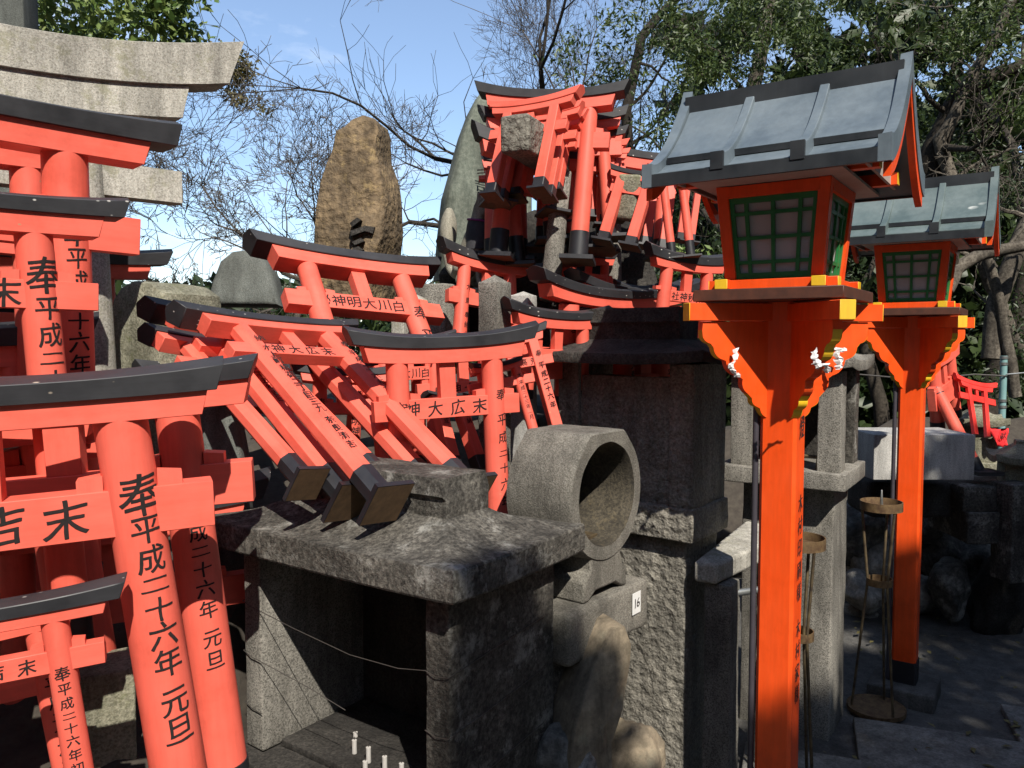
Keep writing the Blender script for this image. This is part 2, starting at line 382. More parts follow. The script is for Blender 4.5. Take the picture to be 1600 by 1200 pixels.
def write_round(name, chars, parent, z0, step, size, rad, x0=0, ang=0, seed=1, lift=.0008, xs=0.0, aspect=1, first=1):
    """writing wrapped on a pillar whose axis is x=x0 (+xs per metre down); ang turns it round the pillar; rad(z)"""
    mb = MB()
    for i, (ch, dz, k, sq) in enumerate(layout(chars, step, first)):
        if ch == ' ': continue
        vs, fs = brush(ch, seed + i * 2.7); zc = z0 - dz; pts = []
        for u, v, q in vs:
            z = zc + v * size * k * sq; r = rad(z) + lift + q; a = ang + u * size * aspect * k / r
            pts.append((x0 + xs * (z0 - z) + r * math.sin(a), -r * math.cos(a), z))
        mb.add(pts, fs, 0, False)
    return mb.build(name, 'ink', parent, ink=True)

# ------------------------------------------------------------------ torii
def kasagi_mesh(length, t, hk, up, slant, z0, y=0, cap=.25, n=22, bot=0.0):
    """curved lintel: flat face, ridged top, upswept slanting ends"""
    rings = []
    for i in range(n + 1):
        s = -1 + 2 * i / n; c = up * abs(s) ** 2.4; grow = 1 + .30 * abs(s) ** 3
        def X(k): return s * length / 2 + (slant * k * hk * math.copysign(1, s) * abs(s) ** 6)
        z1 = hk * grow * (1 - cap); z2 = hk * grow
        rings.append([(X(0), -t * .46 + y, z0 + c + bot * abs(s)), (X(.75), -t * .5 + y, z0 + c + z1), (X(1), -t * .06 + y, z0 + c + z2), (X(1), t * .06 + y, z0 + c + z2), (X(.75), t * .5 + y, z0 + c + z1), (X(0), t * .46 + y, z0 + c + bot * abs(s))])
    return MB().loft(rings, 0, True)

def torii(label, TL=None, TR=None, FL=None, FR=None, A=None, w=None, h=None, yaw=0, roll=0, lean=0, kind='round', dia=.22, hk=.15, hs=.14,
          gap=.32, hn=.2, ko=.45, so=.3, no=.32, batter=.045, sleeve=.13, plate=0, tn='', tr='', tl='', ts=.72, tstart=.22, tstep=1.18, nsz=.75, ang=0.0,
          kmat='black', pm='verm', bm_='verm_x', strut=True, group='votive torii heaped on the shrine mound', up=.06, slant=.5, name='votive_torii', wedges=True,
          nx=None, nstep=None, cat='torii gate', seed=1, ring=False, tx=0, sm='sleeve', smf=1.0, tsl=None, back=True, kap=.25, first=1, nor=None):
    if TL is not None:
        a, b = P(*TL), P(*TR); x = b - a; w = x.length; x.normalize()
        f, top = (P(*FL), a) if FL is not None else (P(*FR), b)
        z = top - f; h = z.length; z.normalize()
        skew = 90 - math.degrees(math.acos(max(-1, min(1, x.dot(z)))))
        if abs(skew) > 9: print('SKEW %.1f  w=%.2f h=%.2f  %s' % (skew, w, h, label[:50]))
        y = z.cross(x).normalized(); z2 = x.cross(y).normalized()
        if abs(skew) > 9: z = z2
        O = (a + b) / 2 - z * h; X = frame(O, x, y, z)
    else:
        rot = RZ(yaw) @ Matrix.Rotation(R(-lean), 4, 'X') @ Matrix.Rotation(R(-roll), 4, 'Y')
        p = P(*A[1:]); sx = {'L': -1, 'R': 1, 'C': 0}[A[0]]
        O = p - (rot @ Vector((sx * w / 2, 0, h))); X = T(O) @ rot
    e = empty(name, X, label, cat, group)
    d = dia * w; HK, HS, HN = hk * w, hs * w, hn * w; zs = h; zn1 = h - gap * w; zn0 = zn1 - HN
    rt, rb = d * .48, d * .53; bx = batter * h
    rad = lambda z: rb + (rt - rb) * max(0, min(1, z / h))
    px = lambda z, s: s * (w / 2 + bx * (1 - z / h))
    ts_ = d * 1.05
    # kasagi, shimaki
    lk = w * (1 + 2 * ko); ls = w * (1 + 2 * so); U = up * w; ts2 = d * .95
    cz = lambda xx: U * .9 * abs(min(1, abs(xx) / (lk / 2))) ** 2.4
    k = kasagi_mesh(lk, d * 1.25, HK, U, slant, zs + HS - .002, bot=0, cap=kap).build('kasagi', kmat, e, bevel=.0012, bseg=1)
    rings = []
    for i in range(17):
        s = -1 + 2 * i / 16; xx = s * ls / 2; c = U * (abs(xx) / (lk / 2)) ** 2.4; c0 = c * .8
        xe = xx + .25 * HS * math.copysign(1, s) * abs(s) ** 8
        rings.append([(xx, -ts2 / 2, zs + c0), (xe, -ts2 / 2, zs + HS + c), (xe, ts2 / 2, zs + HS + c), (xx, ts2 / 2, zs + c0)])
    MB().loft(rings, 0, True).build('shimaki', bm_, e, bevel=.0012, bseg=1)
    # tie beam
    tn_ = d * .62; ln = w * (1 + 2 * no)
    nuki = MB().box(-ln / 2, ln / 2 if nor is None else w / 2 + w * nor, -tn_ / 2, tn_ / 2, zn0, zn1).build('nuki', bm_, e, bevel=.0012, bseg=1)
    if tn:
        st = nstep * w if nstep else w * .68 / max(1, len(tn)); x0 = nx * w if nx is not None else -st * (len(tn) - 1) / 2
        write_flat('lettering', tn, nuki, T((x0, -tn_ / 2, (zn0 + zn1) / 2)), st, HN * nsz, False, seed=seed)
    if strut:
        MB().box(-d * .36, d * .36, -tn_ * .42, tn_ * .42, zn1 - .002, zs + .004).build('strut', pm, e, bevel=.001, bseg=1)
    for s in (-1, 1):
        mb = MB(); ztop = zs + .006
        if kind == 'round':
            mb.tube((px(0, s), 0, 0), (px(ztop, s), 0, ztop), rb, rt, 28)
            po = mb.build('pillar', pm, e)
        else:
            q = .30 if kind == 'oct' else .06; rings = []
            for z, r in ((0, rb), (ztop, rt)):
                c = r * q * 2; pts = [(-r, -r + c), (-r + c, -r), (r - c, -r), (r, -r + c), (r, r - c), (r - c, r), (-r + c, r), (-r, r - c)]
                rings.append([(px(z, s) + a, b, z) for a, b in pts])
            po = mb.loft(rings, 0, False).build('pillar', pm, e)
        if sleeve:
            hs_ = sleeve * h; mb = MB()
            if kind == 'round': mb.tube((px(-.001, s), 0, -.001), (px(hs_, s), 0, hs_), rb * 1.05, rb * 1.05, 28)
            else:
                rings = []
                for z in (-.001, hs_):
                    r = rb * 1.05; c = r * q * 2; pts = [(-r, -r + c), (-r + c, -r), (r - c, -r), (r, -r + c), (r, r - c), (r - c, r), (-r + c, r), (-r, r - c)]
                    rings.append([(px(z, s) + a, b, z) for a, b in pts])
                mb.loft(rings, 0, False)
            mb.build('sleeve', sm, po)
        if plate:
            g = plate * d / 2; th = d * .26; mb = MB(); xx = px(0, s)
            mb.box(xx - g, xx + g, -g, g, -th, -.0015); mb.add([(xx - g * .97, -g * .97, -th - .0006), (xx + g * .97, -g * .97, -th - .0006), (xx + g * .97, g * .97, -th - .0006), (xx - g * .97, g * .97, -th - .0006)], [(0, 3, 2, 1)], 1, False)
            mb.build('foot_plate', ['sleeve', 'rawwood'], po)
        txt = tr if s > 0 else tl
        if txt:
            sz = d * ts; zz = h - tstart * h if not (s < 0 and tsl) else h - tsl * h
            if kind == 'round':
                write_round('lettering', txt, po, zz, sz * tstep, sz, rad, px(zz, s) , ang, seed, xs=s * bx / h, first=first)
            else:
                write_flat('lettering', txt, po, T((px(zz, s) + tx * d, -rad(zz) - .001 - .02 * rb, zz)) @ Matrix.Rotation(-s * math.atan(bx / h), 4, 'Y'), sz * tstep, sz, True, seed=seed, lift=.002)
        if wedges and kind == 'round':
            for q in (-1, 1):
                xx = px(zn1, s) + q * (rad(zn1) + d * .2); hh = d * .28
                MB().prism([(xx - d * .22, zn1 - .001), (xx + d * .22, zn1 - .001), (xx + d * .22, zn1 + hh * (1 if q < 0 else .8)), (xx - d * .22, zn1 + hh * (.8 if q < 0 else 1))], -tn_ * .4, tn_ * .4).build('wedge', pm, e)
        if ring:
            MB().lathe([(rt * .9, zs - d * .5), (rt * 1.28, zs - d * .42), (rt * 1.32, zs - d * .1), (rt * 1.2, zs)], 28, X=T((px(zs, s), 0, 0))).build('capital_ring', pm, e)
    return e

# ------------------------------------------------------------------ ground and mound
def gz(x, y): return .012 * noise.noise(Vector((x * 1.3, y * 1.3, 0)))
mb = MB(); n = 90
xs = [-60 + 120 * (i / n) for i in range(n + 1)]
xs = sorted(set([-80, -40, -20, -12] + [-8 + 16 * i / 70 for i in range(71)] + [12, 20, 40, 80])); ys = sorted(set([-40, -20, -10] + [-5 + 15 * i / 66 for i in range(67)] + [14, 20, 35, 60, 120]))
vs = [(x, y, gz(x, y)) for y in ys for x in xs]; nx_ = len(xs)
mb.add(vs, [(j * nx_ + i, j * nx_ + i + 1, (j + 1) * nx_ + i + 1, (j + 1) * nx_ + i) for j in range(len(ys) - 1) for i in range(nx_ - 1)])
tag(mb.build('ground', 'concrete'), kind='structure')
# paved path of big flags at the camera's feet
mb = MB()
def flag(px, py, sx, sy, rot):
    d = P(px, py, 1); t = (1.6 - .012) / (1.6 - d.z); q = CAM + (d - CAM) * t
    mb.rbox(sx, sy, .03, .008, .0015, .12, px, T((q.x, q.y, -.002)) @ RZ(rot), 0)
for a in ((1300, 1230, .62, .42, -20), (1500, 1190, .72, .44, -20), (1330, 1420, .7, .42, -20), (1610, 1330, .7, .42, -20), (1740, 1160, .7, .4, -20), (1130, 1330, .5, .4, -20)): flag(*a)
tag(mb.build('paved_path', 'paving'), kind='structure')
# mound of earth and stones under the votive torii
def mound_h(x, y):
    u = x + .10 * noise.noise(Vector((x * 3, y * 3, 1)))
    edge = -.55 if y < 2.25 else (-.55 + (y - 2.25) * 1.6 if y < 2.7 else .17 + (y - 2.7) * .3)
    if 2.2 < y < 3.3 and x > -.1: edge = min(edge, .12)
    k = max(0, min(1, (edge - u) / .25)); k = k * k * (3 - 2 * k)
    f = max(0, min(1, (y - .95) / .3))
    h = .60 + .36 * max(0, min(1.9, y - 1.5)) + .05 * noise.fractal(Vector((x * 4, y * 4, 0)), 1, 2, 4)
    return h * k * f - .02
mb = MB(); xs = [-6 + 8.2 * i / 110 for i in range(111)]; ys = [.8 + 8 * i / 110 for i in range(111)]; nx_ = len(xs)
mb.add([(x, y, mound_h(x, y) if y < 8 else -.05) for y in ys for x in xs], [(j * nx_ + i, j * nx_ + i + 1, (j + 1) * nx_ + i + 1, (j + 1) * nx_ + i) for j in range(110) for i in range(110)])
tag(mb.build('terrain', 'soil'), kind='structure')

# ------------------------------------------------------------------ orange roofed lanterns
def lantern(X, label, roofmat, dirty):
    e = empty('shrine_lantern', X, label, 'lantern', 'orange roofed lanterns along the path')
    a = .049; c = .009
    ring = lambda z, r=a, q=c: [(-r, -r + q, z), (-r + q, -r, z), (r - q, -r, z), (r, -r + q, z), (r, r - q, z), (r - q, r, z), (-r + q, r, z), (-r, r - q, z)]
    post = MB().loft([ring(.07), ring(1.70)], 0, False).build('post', 'orange', e)
    MB().loft([ring(.069, a + .004), ring(.17, a + .004)], 0, False).build('base_sleeve', 'black_clean', post)
    MB().rbox(.27, .27, .10, .012, .002, .05, 3, T((0, 0, -.028))).build('stone_base', 'concrete', e)
    # crossed beams on the diagonals
    for k, ang in enumerate((-45, 45)):
        X2 = RZ(ang); z0 = 1.648 + .0015 * k
        mb = MB().box(-.2865, .2865, -.021, .021, z0, z0 + .047, 0, X2)
        for s in (-1, 1):
            mb.box(s * .2866 - .0012, s * .2866 + .0012, -.0212, .0212, z0 - .0002, z0 + .0472, 1, X2)
        mb.build('beam', ['orange', 'yellow'], e, bevel=.0015, bseg=1)
    # scalloped brackets
    prof = [(.05, 1.6475), (.245, 1.6475), (.247, 1.625)]
    pts = [(.247, 1.615), (.222, 1.588), (.214, 1.578), (.186, 1.545), (.178, 1.542), (.140, 1.500), (.128, 1.492), (.112, 1.452), (.100, 1.440), (.088, 1.418), (.076, 1.412), (.050, 1.385)]
    def arc(p, q, bulge, m=6):
        p = Vector((p[0], p[1])); q = Vector((q[0], q[1])); nn = Vector((q.y - p.y, -(q.x - p.x))) * -1
        return [tuple(p.lerp(q, t / m) + nn * bulge * 4 * (t / m) * (1 - t / m)) for t in range(1, m + 1)]
    for i in range(0, len(pts) - 1):
        prof += arc(pts[i], pts[i + 1], .17 if i % 2 == 0 else .0, 6 if i % 2 == 0 else 1)
    for k in range(4):
        X2 = RZ(45 + 90 * k)
        mb = MB().prism(prof, -.013, .013, 0, X2)
        # yellow edge on the scallops
        edge = prof[2:]
        vs = []; 
        for (x, z) in edge: vs += [(x + .0006, -.0132, z - .0006), (x + .0006, .0132, z - .0006)]
        m = len(edge); fs = [(2 * i, 2 * i + 1, 2 * i + 3, 2 * i + 2) for i in range(m - 1) if i < 12 or i > m - 16]
        mb.add(vs, fs, 1, False, X2)
        mb.build('bracket', ['orange', 'yellow'], e)
    # plank
    mb = MB().box(-.19, .19, -.19, .19, 1.7005, 1.731); mb.build('plank', 'plank', e, bevel=.002, bseg=1)
    # sill rails, crossing
    for s in (-1, 1):
        mb = MB().box(-.165, .165, s * .124 - .016, s * .124 + .016, 1.733, 1.757)
        for q in (-1, 1): mb.box(q * .1655 - .001, q * .1655 + .001, s * .124 - .0162, s * .124 + .0162, 1.7328, 1.7572, 1)
        mb.build('sill_rail', ['orange', 'yellow'], e, bevel=.001, bseg=1)
        mb = MB().box(s * .124 - .017, s * .124 + .017, -.162, .162, 1.7336, 1.7582)
        for q in (-1, 1): mb.box(s * .124 - .0172, s * .124 + .0172, q * .1622 - .001, q * .1622 + .001, 1.7334, 1.7584, 1)
        mb.build('sill_rail', ['orange', 'yellow'], e, bevel=.001, bseg=1)
    # firebox: flaring corner posts, top rails, windows
    zb, zt = 1.7586, 2.004; rb, rt = .126, .147
    for sx in (-1, 1):
        for sy in (-1, 1):
            rings = []
            for z, r in ((zb, rb), (zt, rt)):
                x1, y1 = sx * r, sy * r; x0, y0 = sx * (r - .03), sy * (r - .03)
                rings.append([(x0, y0, z), (x1, y0, z), (x1, y1, z), (x0, y1, z)])
            MB().loft(rings, 0, False).build('corner_post', 'orange', e, bevel=.0015, bseg=1)
    for k in range(4):
        X2 = RZ(90 * k)
        MB().box(-.118, .118, -.146, -.125, 1.972, 2.002, 0, X2).build('top_rail', 'orange', e)
        # sloping window: coordinates u across, t up
        def W(u, t, d): 
            z = zb + .002 + (1.972 - zb - .002) * t; r = rb + (rt - rb) * ((z - zb) / (zt - zb)) - .008
            return (u * (r - .022), -r + d, z)
        mb = MB()
        def bar(u0, u1, t0, t1, d0=0, d1=.008):
            c = [W(u, t, d) for d in (d0, d1) for t in (t0, t1) for u in (u0, u1)]
            mb.add(c, [(0, 1, 3, 2), (4, 6, 7, 5), (0, 4, 5, 1), (2, 3, 7, 6), (0, 2, 6, 4), (1, 5, 7, 3)], 0, False, X2)
        bar(-1, 1, 0, .07); bar(-1, 1, .93, 1); bar(-1, -.90, .07, .93); bar(.90, 1, .07, .93)
        for u in (-.62, 0, .62): bar(u - .045, u + .045, .07, .93, .001)
        for t in (.20, .50, .80): bar(-.9, .9, t - .022, t + .022, .002, .0075)
        win = mb.build('window', 'green', e)
        mb = MB(); c = [W(u, t, .0105) for t in (.02, .98) for u in (-.97, .97)] + [W(u, t, .0125) for t in (.02, .98) for u in (-.97, .97)]
        mb.add(c, [(0, 1, 3, 2), (4, 6, 7, 5), (0, 4, 5, 1), (2, 3, 7, 6), (0, 2, 6, 4), (1, 5, 7, 3)], 0, False, X2); mb.build('pane', 'pane', win)
    # roof
    ZR, ZE, HY, HX = 2.262, 2.034, .268, .285
    zc = lambda t: ZR - (ZR - ZE) * (1 - (1 - t) ** 1.55)
    def sheet(x0, x1, t0, t1, up, th, side, mi=0, m=10, mb=None):
        mb = mb or MB(); rings = []
        for i in range(m + 1):
            t = t0 + (t1 - t0) * i / m; y = side * HY * t; z = zc(t) + up
            rings.append([(x0, y, z), (x1, y, z), (x1, y, z - th), (x0, y, z - th)])
        return mb.loft(rings, mi, True)
    mb = MB()
    for s in (-1, 1):
        sheet(-HX, HX, .0, 1, 0, .03, s, mb=mb); sheet(-HX + .014, HX - .014, .08, .68, .018, .017, s, mb=mb)
    mb.build('roof', roofmat, e)
    for s in (-1, 1):
        MB().box(-HX - .004, HX + .004, s * HY - (0 if s > 0 else .012), s * HY + (.012 if s > 0 else 0), ZE - .036, ZE - .004).build('fascia', 'copper_dark', e)
        for x in (-.098, .098):
            r2 = []
            for i in range(13):
                t = .02 + 1.0 * i / 12; y = s * HY * t; z = zc(min(1, t)) + .011
                r2.append([(x - .015, y, z - .013), (x - .012, y, z + .024), (x + .012, y, z + .024), (x + .015, y, z - .013)])
            bt = MB().loft(r2, 0, False).build('roof_batten', roofmat, e, bevel=.0015, bseg=1)
            MB().box(x - .0165, x + .0165, s * HY * 1.035 - .005, s * HY * 1.035 + .005, ZE - .010, ZE + .034).build('batten_cap', 'copper_dark', bt)
    for s in (-1, 1):
        y_ = s * HY * .684; z_ = zc(.684)
        MB().box(-HX + .015, HX - .015, y_ - .004, y_ + .004, z_ + .0005, z_ + .017).build('panel_edge', 'copper_dark', e)
    for q in (-1, 1):
        for s in (-1, 1):
            r2 = []; r3 = []
            for i in range(15):
                t = -.0 + 1.045 * i / 14; y = s * HY * t; z = zc(min(1, t)) + (.040 if i == 0 else .030 - .006 * (t)) + .012 * max(0, 1 - t * 2.2)
                x0, x1 = q * (HX - .012), q * (HX + .016)
                r2.append([(x0, y, z - .06), (x0, y, z), (x1, y, z + .002), (x1, y, z - .06)])
                r3.append([(q * (HX - .004), y * .985, z - .092), (q * (HX - .004), y * .985, z - .0605), (q * (HX + .013), y * .985, z - .0605), (q * (HX + .013), y * .985, z - .092)])
            MB().loft(r2, 0, False).build('verge', roofmat, e)
            r3 = r3[:-1]
            MB().loft(r3, 0, False).build('bargeboard', 'orange', e)
    MB().box(-HX, HX, -.026, .026, ZR - .02, ZR + .030).build('ridge_board', 'copper_dark', e)
    # ceiling board, purlins
    MB().box(-.19, .19, -HY + .02, HY - .02, 2.0045, 2.012).build('soffit', 'soffit', e)
    for s in (-1, 1):
        mb = MB().box(-.255, .255, s * .132 - .014, s * .132 + .014, 2.0125, 2.044)
        for q in (-1, 1): mb.box(q * .2556 - .001, q * .2556 + .001, s * .132 - .0142, s * .132 + .0142, 2.0123, 2.0442, 1)
        mb.build('purlin', ['orange', 'yellow'], e)
    for q in (-1, 1):
        pr = [(-.21, 2.0128), (.21, 2.0128), (0, 2.19)]
        MB().prism(pr, -.004, .004, 0, T((q * .235, 0, 0)) @ RZ(90)).build('gable_wall', 'soffit', e)
    # donor writing on the right-hand face
    Xr = T((a + .0006, .006, 0)) @ RZ(90)
    if not dirty:
        write_flat('lettering', '燈', post, T((0, 0, 1.36)) @ Xr, .06, .062, True, seed=4, aspect=.8)
        write_flat('lettering', '木村印刷様', post, T((0, 0, 1.15)) @ Xr, .062, .05, True, seed=9, aspect=.8)
        write_flat('lettering', '木村家様', post, T((0, 0, .80)) @ Xr, .062, .05, True, seed=14, aspect=.8)
    # cable pipe up the left of the post
    v = RZ(34) @ Vector((-1.388 * .049 - .012, .02, 0)).to_4d()
    MB().tube((-.063, -.036, .02), (-.063, -.036, 1.50), .0085, n=14).build('cable_pipe', 'pipe', e)
    return e
LA = T((.748, 2.2, 0)) @ RZ(-34); LB = T((1.765, 3.52, 0)) @ RZ(-34)
lantern(LA, 'near tall orange lantern with clean grey roof and donor writing on its post', 'copper', False)
lantern(LB, 'farther orange lantern with bird-soiled roof on a square stone base', 'copper_dirty', True)
# paper strips tied on the brackets
def strip(label, pts, wd, seed):
    mb = MB(); rr = random.Random(seed); p0 = pts[0]; rings = []
    P_ = []
    for i in range(len(pts) - 1):
        for k in range(5): P_.append(Vector(pts[i]).lerp(Vector(pts[i + 1]), k / 5))
    P_.append(Vector(pts[-1])); vs = []
    for i, p in enumerate(P_):
        a = Vector((.83, -.3, .35 + .3 * math.sin(i * 1.1 + seed))).normalized() * wd * (1 + .35 * math.sin(i * 1.7 + seed)); j = Vector((rr.uniform(-1, 1), rr.uniform(-1, 1), rr.uniform(-1, 1))) * wd * .35
        vs += [p - a + j, p + j * .5 - Vector((0, wd * .5, 0)), p + a - j]
    fs = []
    for i in range(len(P_) - 1): fs += [(3 * i, 3 * i + 1, 3 * i + 4, 3 * i + 3), (3 * i + 1, 3 * i + 2, 3 * i + 5, 3 * i + 4)]
    mb.add(vs, fs, 0, False)
    o = mb.build('paper_strip', 'paper'); s = o.modifiers.new('thick', 'SOLIDIFY'); s.thickness = .0012
    tag(o, label, 'paper strip', 'white paper strips tied to the lanterns')
strip('white folded paper strip tied on left bracket of near lantern', [P(1150, 545, 2.14), P(1149, 562, 2.12), P(1141, 570, 2.12), P(1146, 580, 2.12), P(1153, 589, 2.13)], .006, 1)
strip('white crumpled paper strip tied on front bracket of near lantern', [P(1272, 547, 1.97), P(1273, 562, 1.96), P(1279, 573, 1.96), P(1290, 568, 1.97), P(1293, 582, 1.98)], .007, 2)
strip('largest white paper bow tied on right bracket of near lantern', [P(1300, 545, 2.17), P(1318, 546, 2.17), P(1306, 552, 2.16), P(1312, 566, 2.16), P(1309, 578, 2.16)], .010, 3)
strip('small white paper strip tied on right bracket of farther lantern', [P(1475, 540, 3.42), P(1472, 548, 3.4), P(1466, 545, 3.4), P(1465, 558, 3.4)], .010, 4)

# ------------------------------------------------------------------ little stone shrine with candles, in front
def hip_roof(mb, W, D, ze, th, ridge, zr, rh, rw, seed, curve=1.7, nseg=20, up=.02, amp=.0035, mi=0, X=None):
    """hipped stone roof: thick eaves, concave slopes, a ridge block"""
    def rect(wx, wy, z, lift):
        pts = []
        for (a, b) in (((-1, -1), (1, -1)), ((1, -1), (1, 1)), ((1, 1), (-1, 1)), ((-1, 1), (-1, -1))):
            for k in range(nseg):
                t = k / nseg; u = a[0] + (b[0] - a[0]) * t; v = a[1] + (b[1] - a[1]) * t
                q = abs(2 * t - 1) ** 3
                p = Vector((u * wx / 2, v * wy / 2, z + lift * q))
                nn = noise.fractal(p * 14 + Vector((seed, 0, 0)), 1, 2, 4) + noise.noise(p * 5); p += Vector((u, v, .6)) * nn * amp
                pts.append(p)
        return pts
    rings = [rect(.02, .02, ze + .012, 0), rect(W * .93, D * .93, ze + .012, up * .6), rect(W * .993, D * .99, ze, up), rect(W, D, ze + .005, up), rect(W, D, ze + th - .005, up), rect(W * .993, D * .99, ze + th, up)]
    m = 9
    for i in range(1, m + 1):
        t = i / m; k = 1 - (1 - t) ** curve if False else t
        zz = ze + th + (zr - ze - th) * (t ** curve)
        wx = W * .985 + (ridge - W * .985) * t; wy = D * .98 + (rw - D * .98) * t
        rings.append(rect(wx, wy, zz, up * (1 - t) ** 2))
    rings += [rect(ridge, rw, zr + rh * .45, 0), rect(ridge * .985, rw * 1.1, zr + rh * .55, 0), rect(ridge * .97, rw, zr + rh, 0), rect(.02, .02, zr + rh * 1.02, 0)]
    return mb.loft(rings, mi, True, X=X)
SB = T((-.293, 1.985, 0)) @ RZ(-35.6)
e = empty('stone_shrine', SB, 'weathered stone candle shrine with hipped roof, toppled torii lying on it', 'stone shrine')
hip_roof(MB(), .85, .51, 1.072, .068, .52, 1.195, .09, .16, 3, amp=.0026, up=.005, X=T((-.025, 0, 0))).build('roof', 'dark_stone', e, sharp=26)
for s in (-1, 1):
    MB().rbox(.068, .40, .53, .006, .002, .03, 5 + s, T((s * .311, 0, .55))).build('side_wall', 'granite_pillar' if s < 0 else 'dark_stone', e)  # left wall in paler stone, its sunlit look put into the colour
MB().rbox(.56, .05, .53, .006, .002, .04, 9, T((0, .175, .55))).build('back_wall', 'black_stone', e)  # back wall, base and tray near black: interior shade put into their colour
MB().rbox(.78, .50, .12, .01, .004, .04, 12, T((0, 0, .425))).build('base', 'black_stone', e)
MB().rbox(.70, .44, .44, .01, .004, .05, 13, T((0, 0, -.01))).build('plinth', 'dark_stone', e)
MB().rbox(.54, .30, .02, .004, .001, .04, 14, T((0, 0, .5455))).build('tray', 'black_stone', e)
for i, z in enumerate((.93, .80, .665)):
    y = -.203; pts = [(-.348, .1, z + .0), (-.349, -.18, z), (-.345, y, z), (-.31, y - .003, z - .008), (-.27, y - .003, z - .012)]
    if i == 0: pts += [(-.15, y, z - .03), (.05, y, z - .05), (.2, y, z - .045), (.278, y - .002, z - .03)]
    if i == 1: pts += [(-.2, y + .01, z - .03), (-.1, y + .02, z - .05), (0, y + .03, z - .075)]
    MB().path(pts, .0011, 5).build('binding_wire', 'wire', e)
    pts = [(.278, y, z - .03), (.31, y - .003, z - .035), (.345, y - .002, z - .03), (.349, -.1, z - .02), (.348, .15, z)]
    MB().path(pts, .0011, 5).build('binding_wire', 'wire', e)
for k, (u, v, hh) in enumerate(((-.06, -.09, .034), (.0, -.10, .038), (.06, -.105, .036), (.12, -.11, .04), (.03, -.14, .03), (-.12, -.03, .012))):
    c = empty('candle', SB @ T((u, v, .566)), ['short white candle, leftmost of the row in the stone shrine', 'white candle second from left in the stone shrine', 'white candle third from left in the stone shrine', 'white candle nearest the shrine right wall', 'white candle at the front edge of the shrine tray', 'melted white candle stub lying apart at the back of the tray'][k], 'candle', 'candles in the stone shrine')
    MB().lathe([(.0062, 0), (.0066, .002), (.006, hh * .6), (.0062, hh), (.0, hh + .001)], 14).build('wax_body', 'wax', c)
    MB().tube((0, 0, hh), (.001, .001, hh + .008), .0008, n=6).build('wick', 'ink', c)

# ------------------------------------------------------------------ round stone lantern on its numbered slab
RG = P(950, 772, 2.1)
XR = frame((0, 0, 0), Vector((.62, .785, 0)), Vector((-.785, .62, 0)), Vector((0, 0, 1)))   # local -y faces the path
RO = (RG.x - .785 * .2, RG.y + .62 * .2, 0)
e = empty('ring_lantern', T(RO) @ XR, 'grey drum-shaped stone lantern with round opening on a numbered slab', 'stone lantern')
zc_ = RG.z; mb = MB(); n = 64; Lr = .2
def outr(t):
    r = .178; a = (math.degrees(t) - 90 + 180) % 360 - 180
    if abs(a) < 27: r = .178 * math.cos(R(27)) / math.cos(R(a)) * (1.055)
    elif abs(a) < 40: r = .178 * (1.055 - .055 * (abs(a) - 27) / 13)
    return r
def ringr(rf, y, amp=.0016):
    o = []
    for k in range(n):
        t = 2 * math.pi * k / n; r = rf(t); p = Vector((r * math.cos(t), y, zc_ + r * math.sin(t)))
        o.append(p + Vector((math.cos(t), 0, math.sin(t))) * noise.fractal(p * 22, 1, 2, 4) * amp)
    return o
rings = [ringr(lambda t: .004, .0), ringr(lambda t: .112, .0), ringr(lambda t: .130, -Lr + .02), ringr(lambda t: .136, -Lr + .004), ringr(lambda t: .139, -Lr), ringr(lambda t: outr(t) * .975, -Lr), ringr(lambda t: outr(t), -Lr + .006)]
rings += [ringr(lambda t: outr(t), -Lr + .006 + (Lr * .98) * k / 10) for k in range(1, 11)] + [ringr(lambda t: outr(t) * .96, .006), ringr(lambda t: .004, .006)]
rings = [[p + Vector((0, .0, 0)) for p in r] for r in rings]
dr = MB().loft(rings[4:], 0, True, caps=False).build('drum', 'grey_fine', e); MB().loft(rings[:5], 0, True, caps=False).build('hollow', 'hollow_shade', dr)
pr = [(-.11, 0), (-.085, 0), (-.05, .02), (.05, .02), (.085, 0), (.11, 0), (.105, .055), (.075, .075), (.075, .13), (-.075, .13), (-.075, .075), (-.105, .055)]
zb_ = zc_ - .27
MB().prism([(x, z + zb_ - .0) for x, z in pr], -Lr + .004, -.03).build('foot', 'grey_fine', e, bevel=.006, bseg=2)
MB().box(-.04, .03, -Lr + .05, -.10, zc_ - .133, zc_ - .118).build('candle_tray', 'iron', e, bevel=.002)
MB().path([(-.02, -Lr + .10, zc_ - .12), (-.02, -Lr + .10, zc_ - .07), (-.0, -Lr + .10, zc_ - .07), (0, -Lr + .10, zc_ - .12)], .003, 6).build('candle_spike', 'iron', e)
SL = T(RO) @ XR
sx0 = MB().rbox(.40, .30, .135, .015, .003, .03, 21); o = sx0.build('stone_slab', 'grey_fine'); o.matrix_world = SL @ T((.0, -.063, zb_ - .136))
tag(o, 'thick grey stone slab with number card under the drum lantern', 'stone slab')
c = empty('number_card', SL @ T((.125, -.2175, zb_ - .052)), 'small white card numbered 16 stuck on grey stone slab', 'number card')
MB().box(-.022, .022, -.0015, .0, -.03, .03).build('card', 'white', c)
write_flat('lettering', '16', c, T((-.009, -.0016, 0)), .017, .026, False, seed=3, lift=.0006)
mb = MB().rbox(.36, .26, .9, .02, .01, .05, 24, freq=5); o = mb.build('stone_block', 'dark_stone'); o.matrix_world = SL @ T((.0, -.02, zb_ - .137 - .895)); tag(o, 'dark rough stone block holding up the numbered slab', 'stone block')
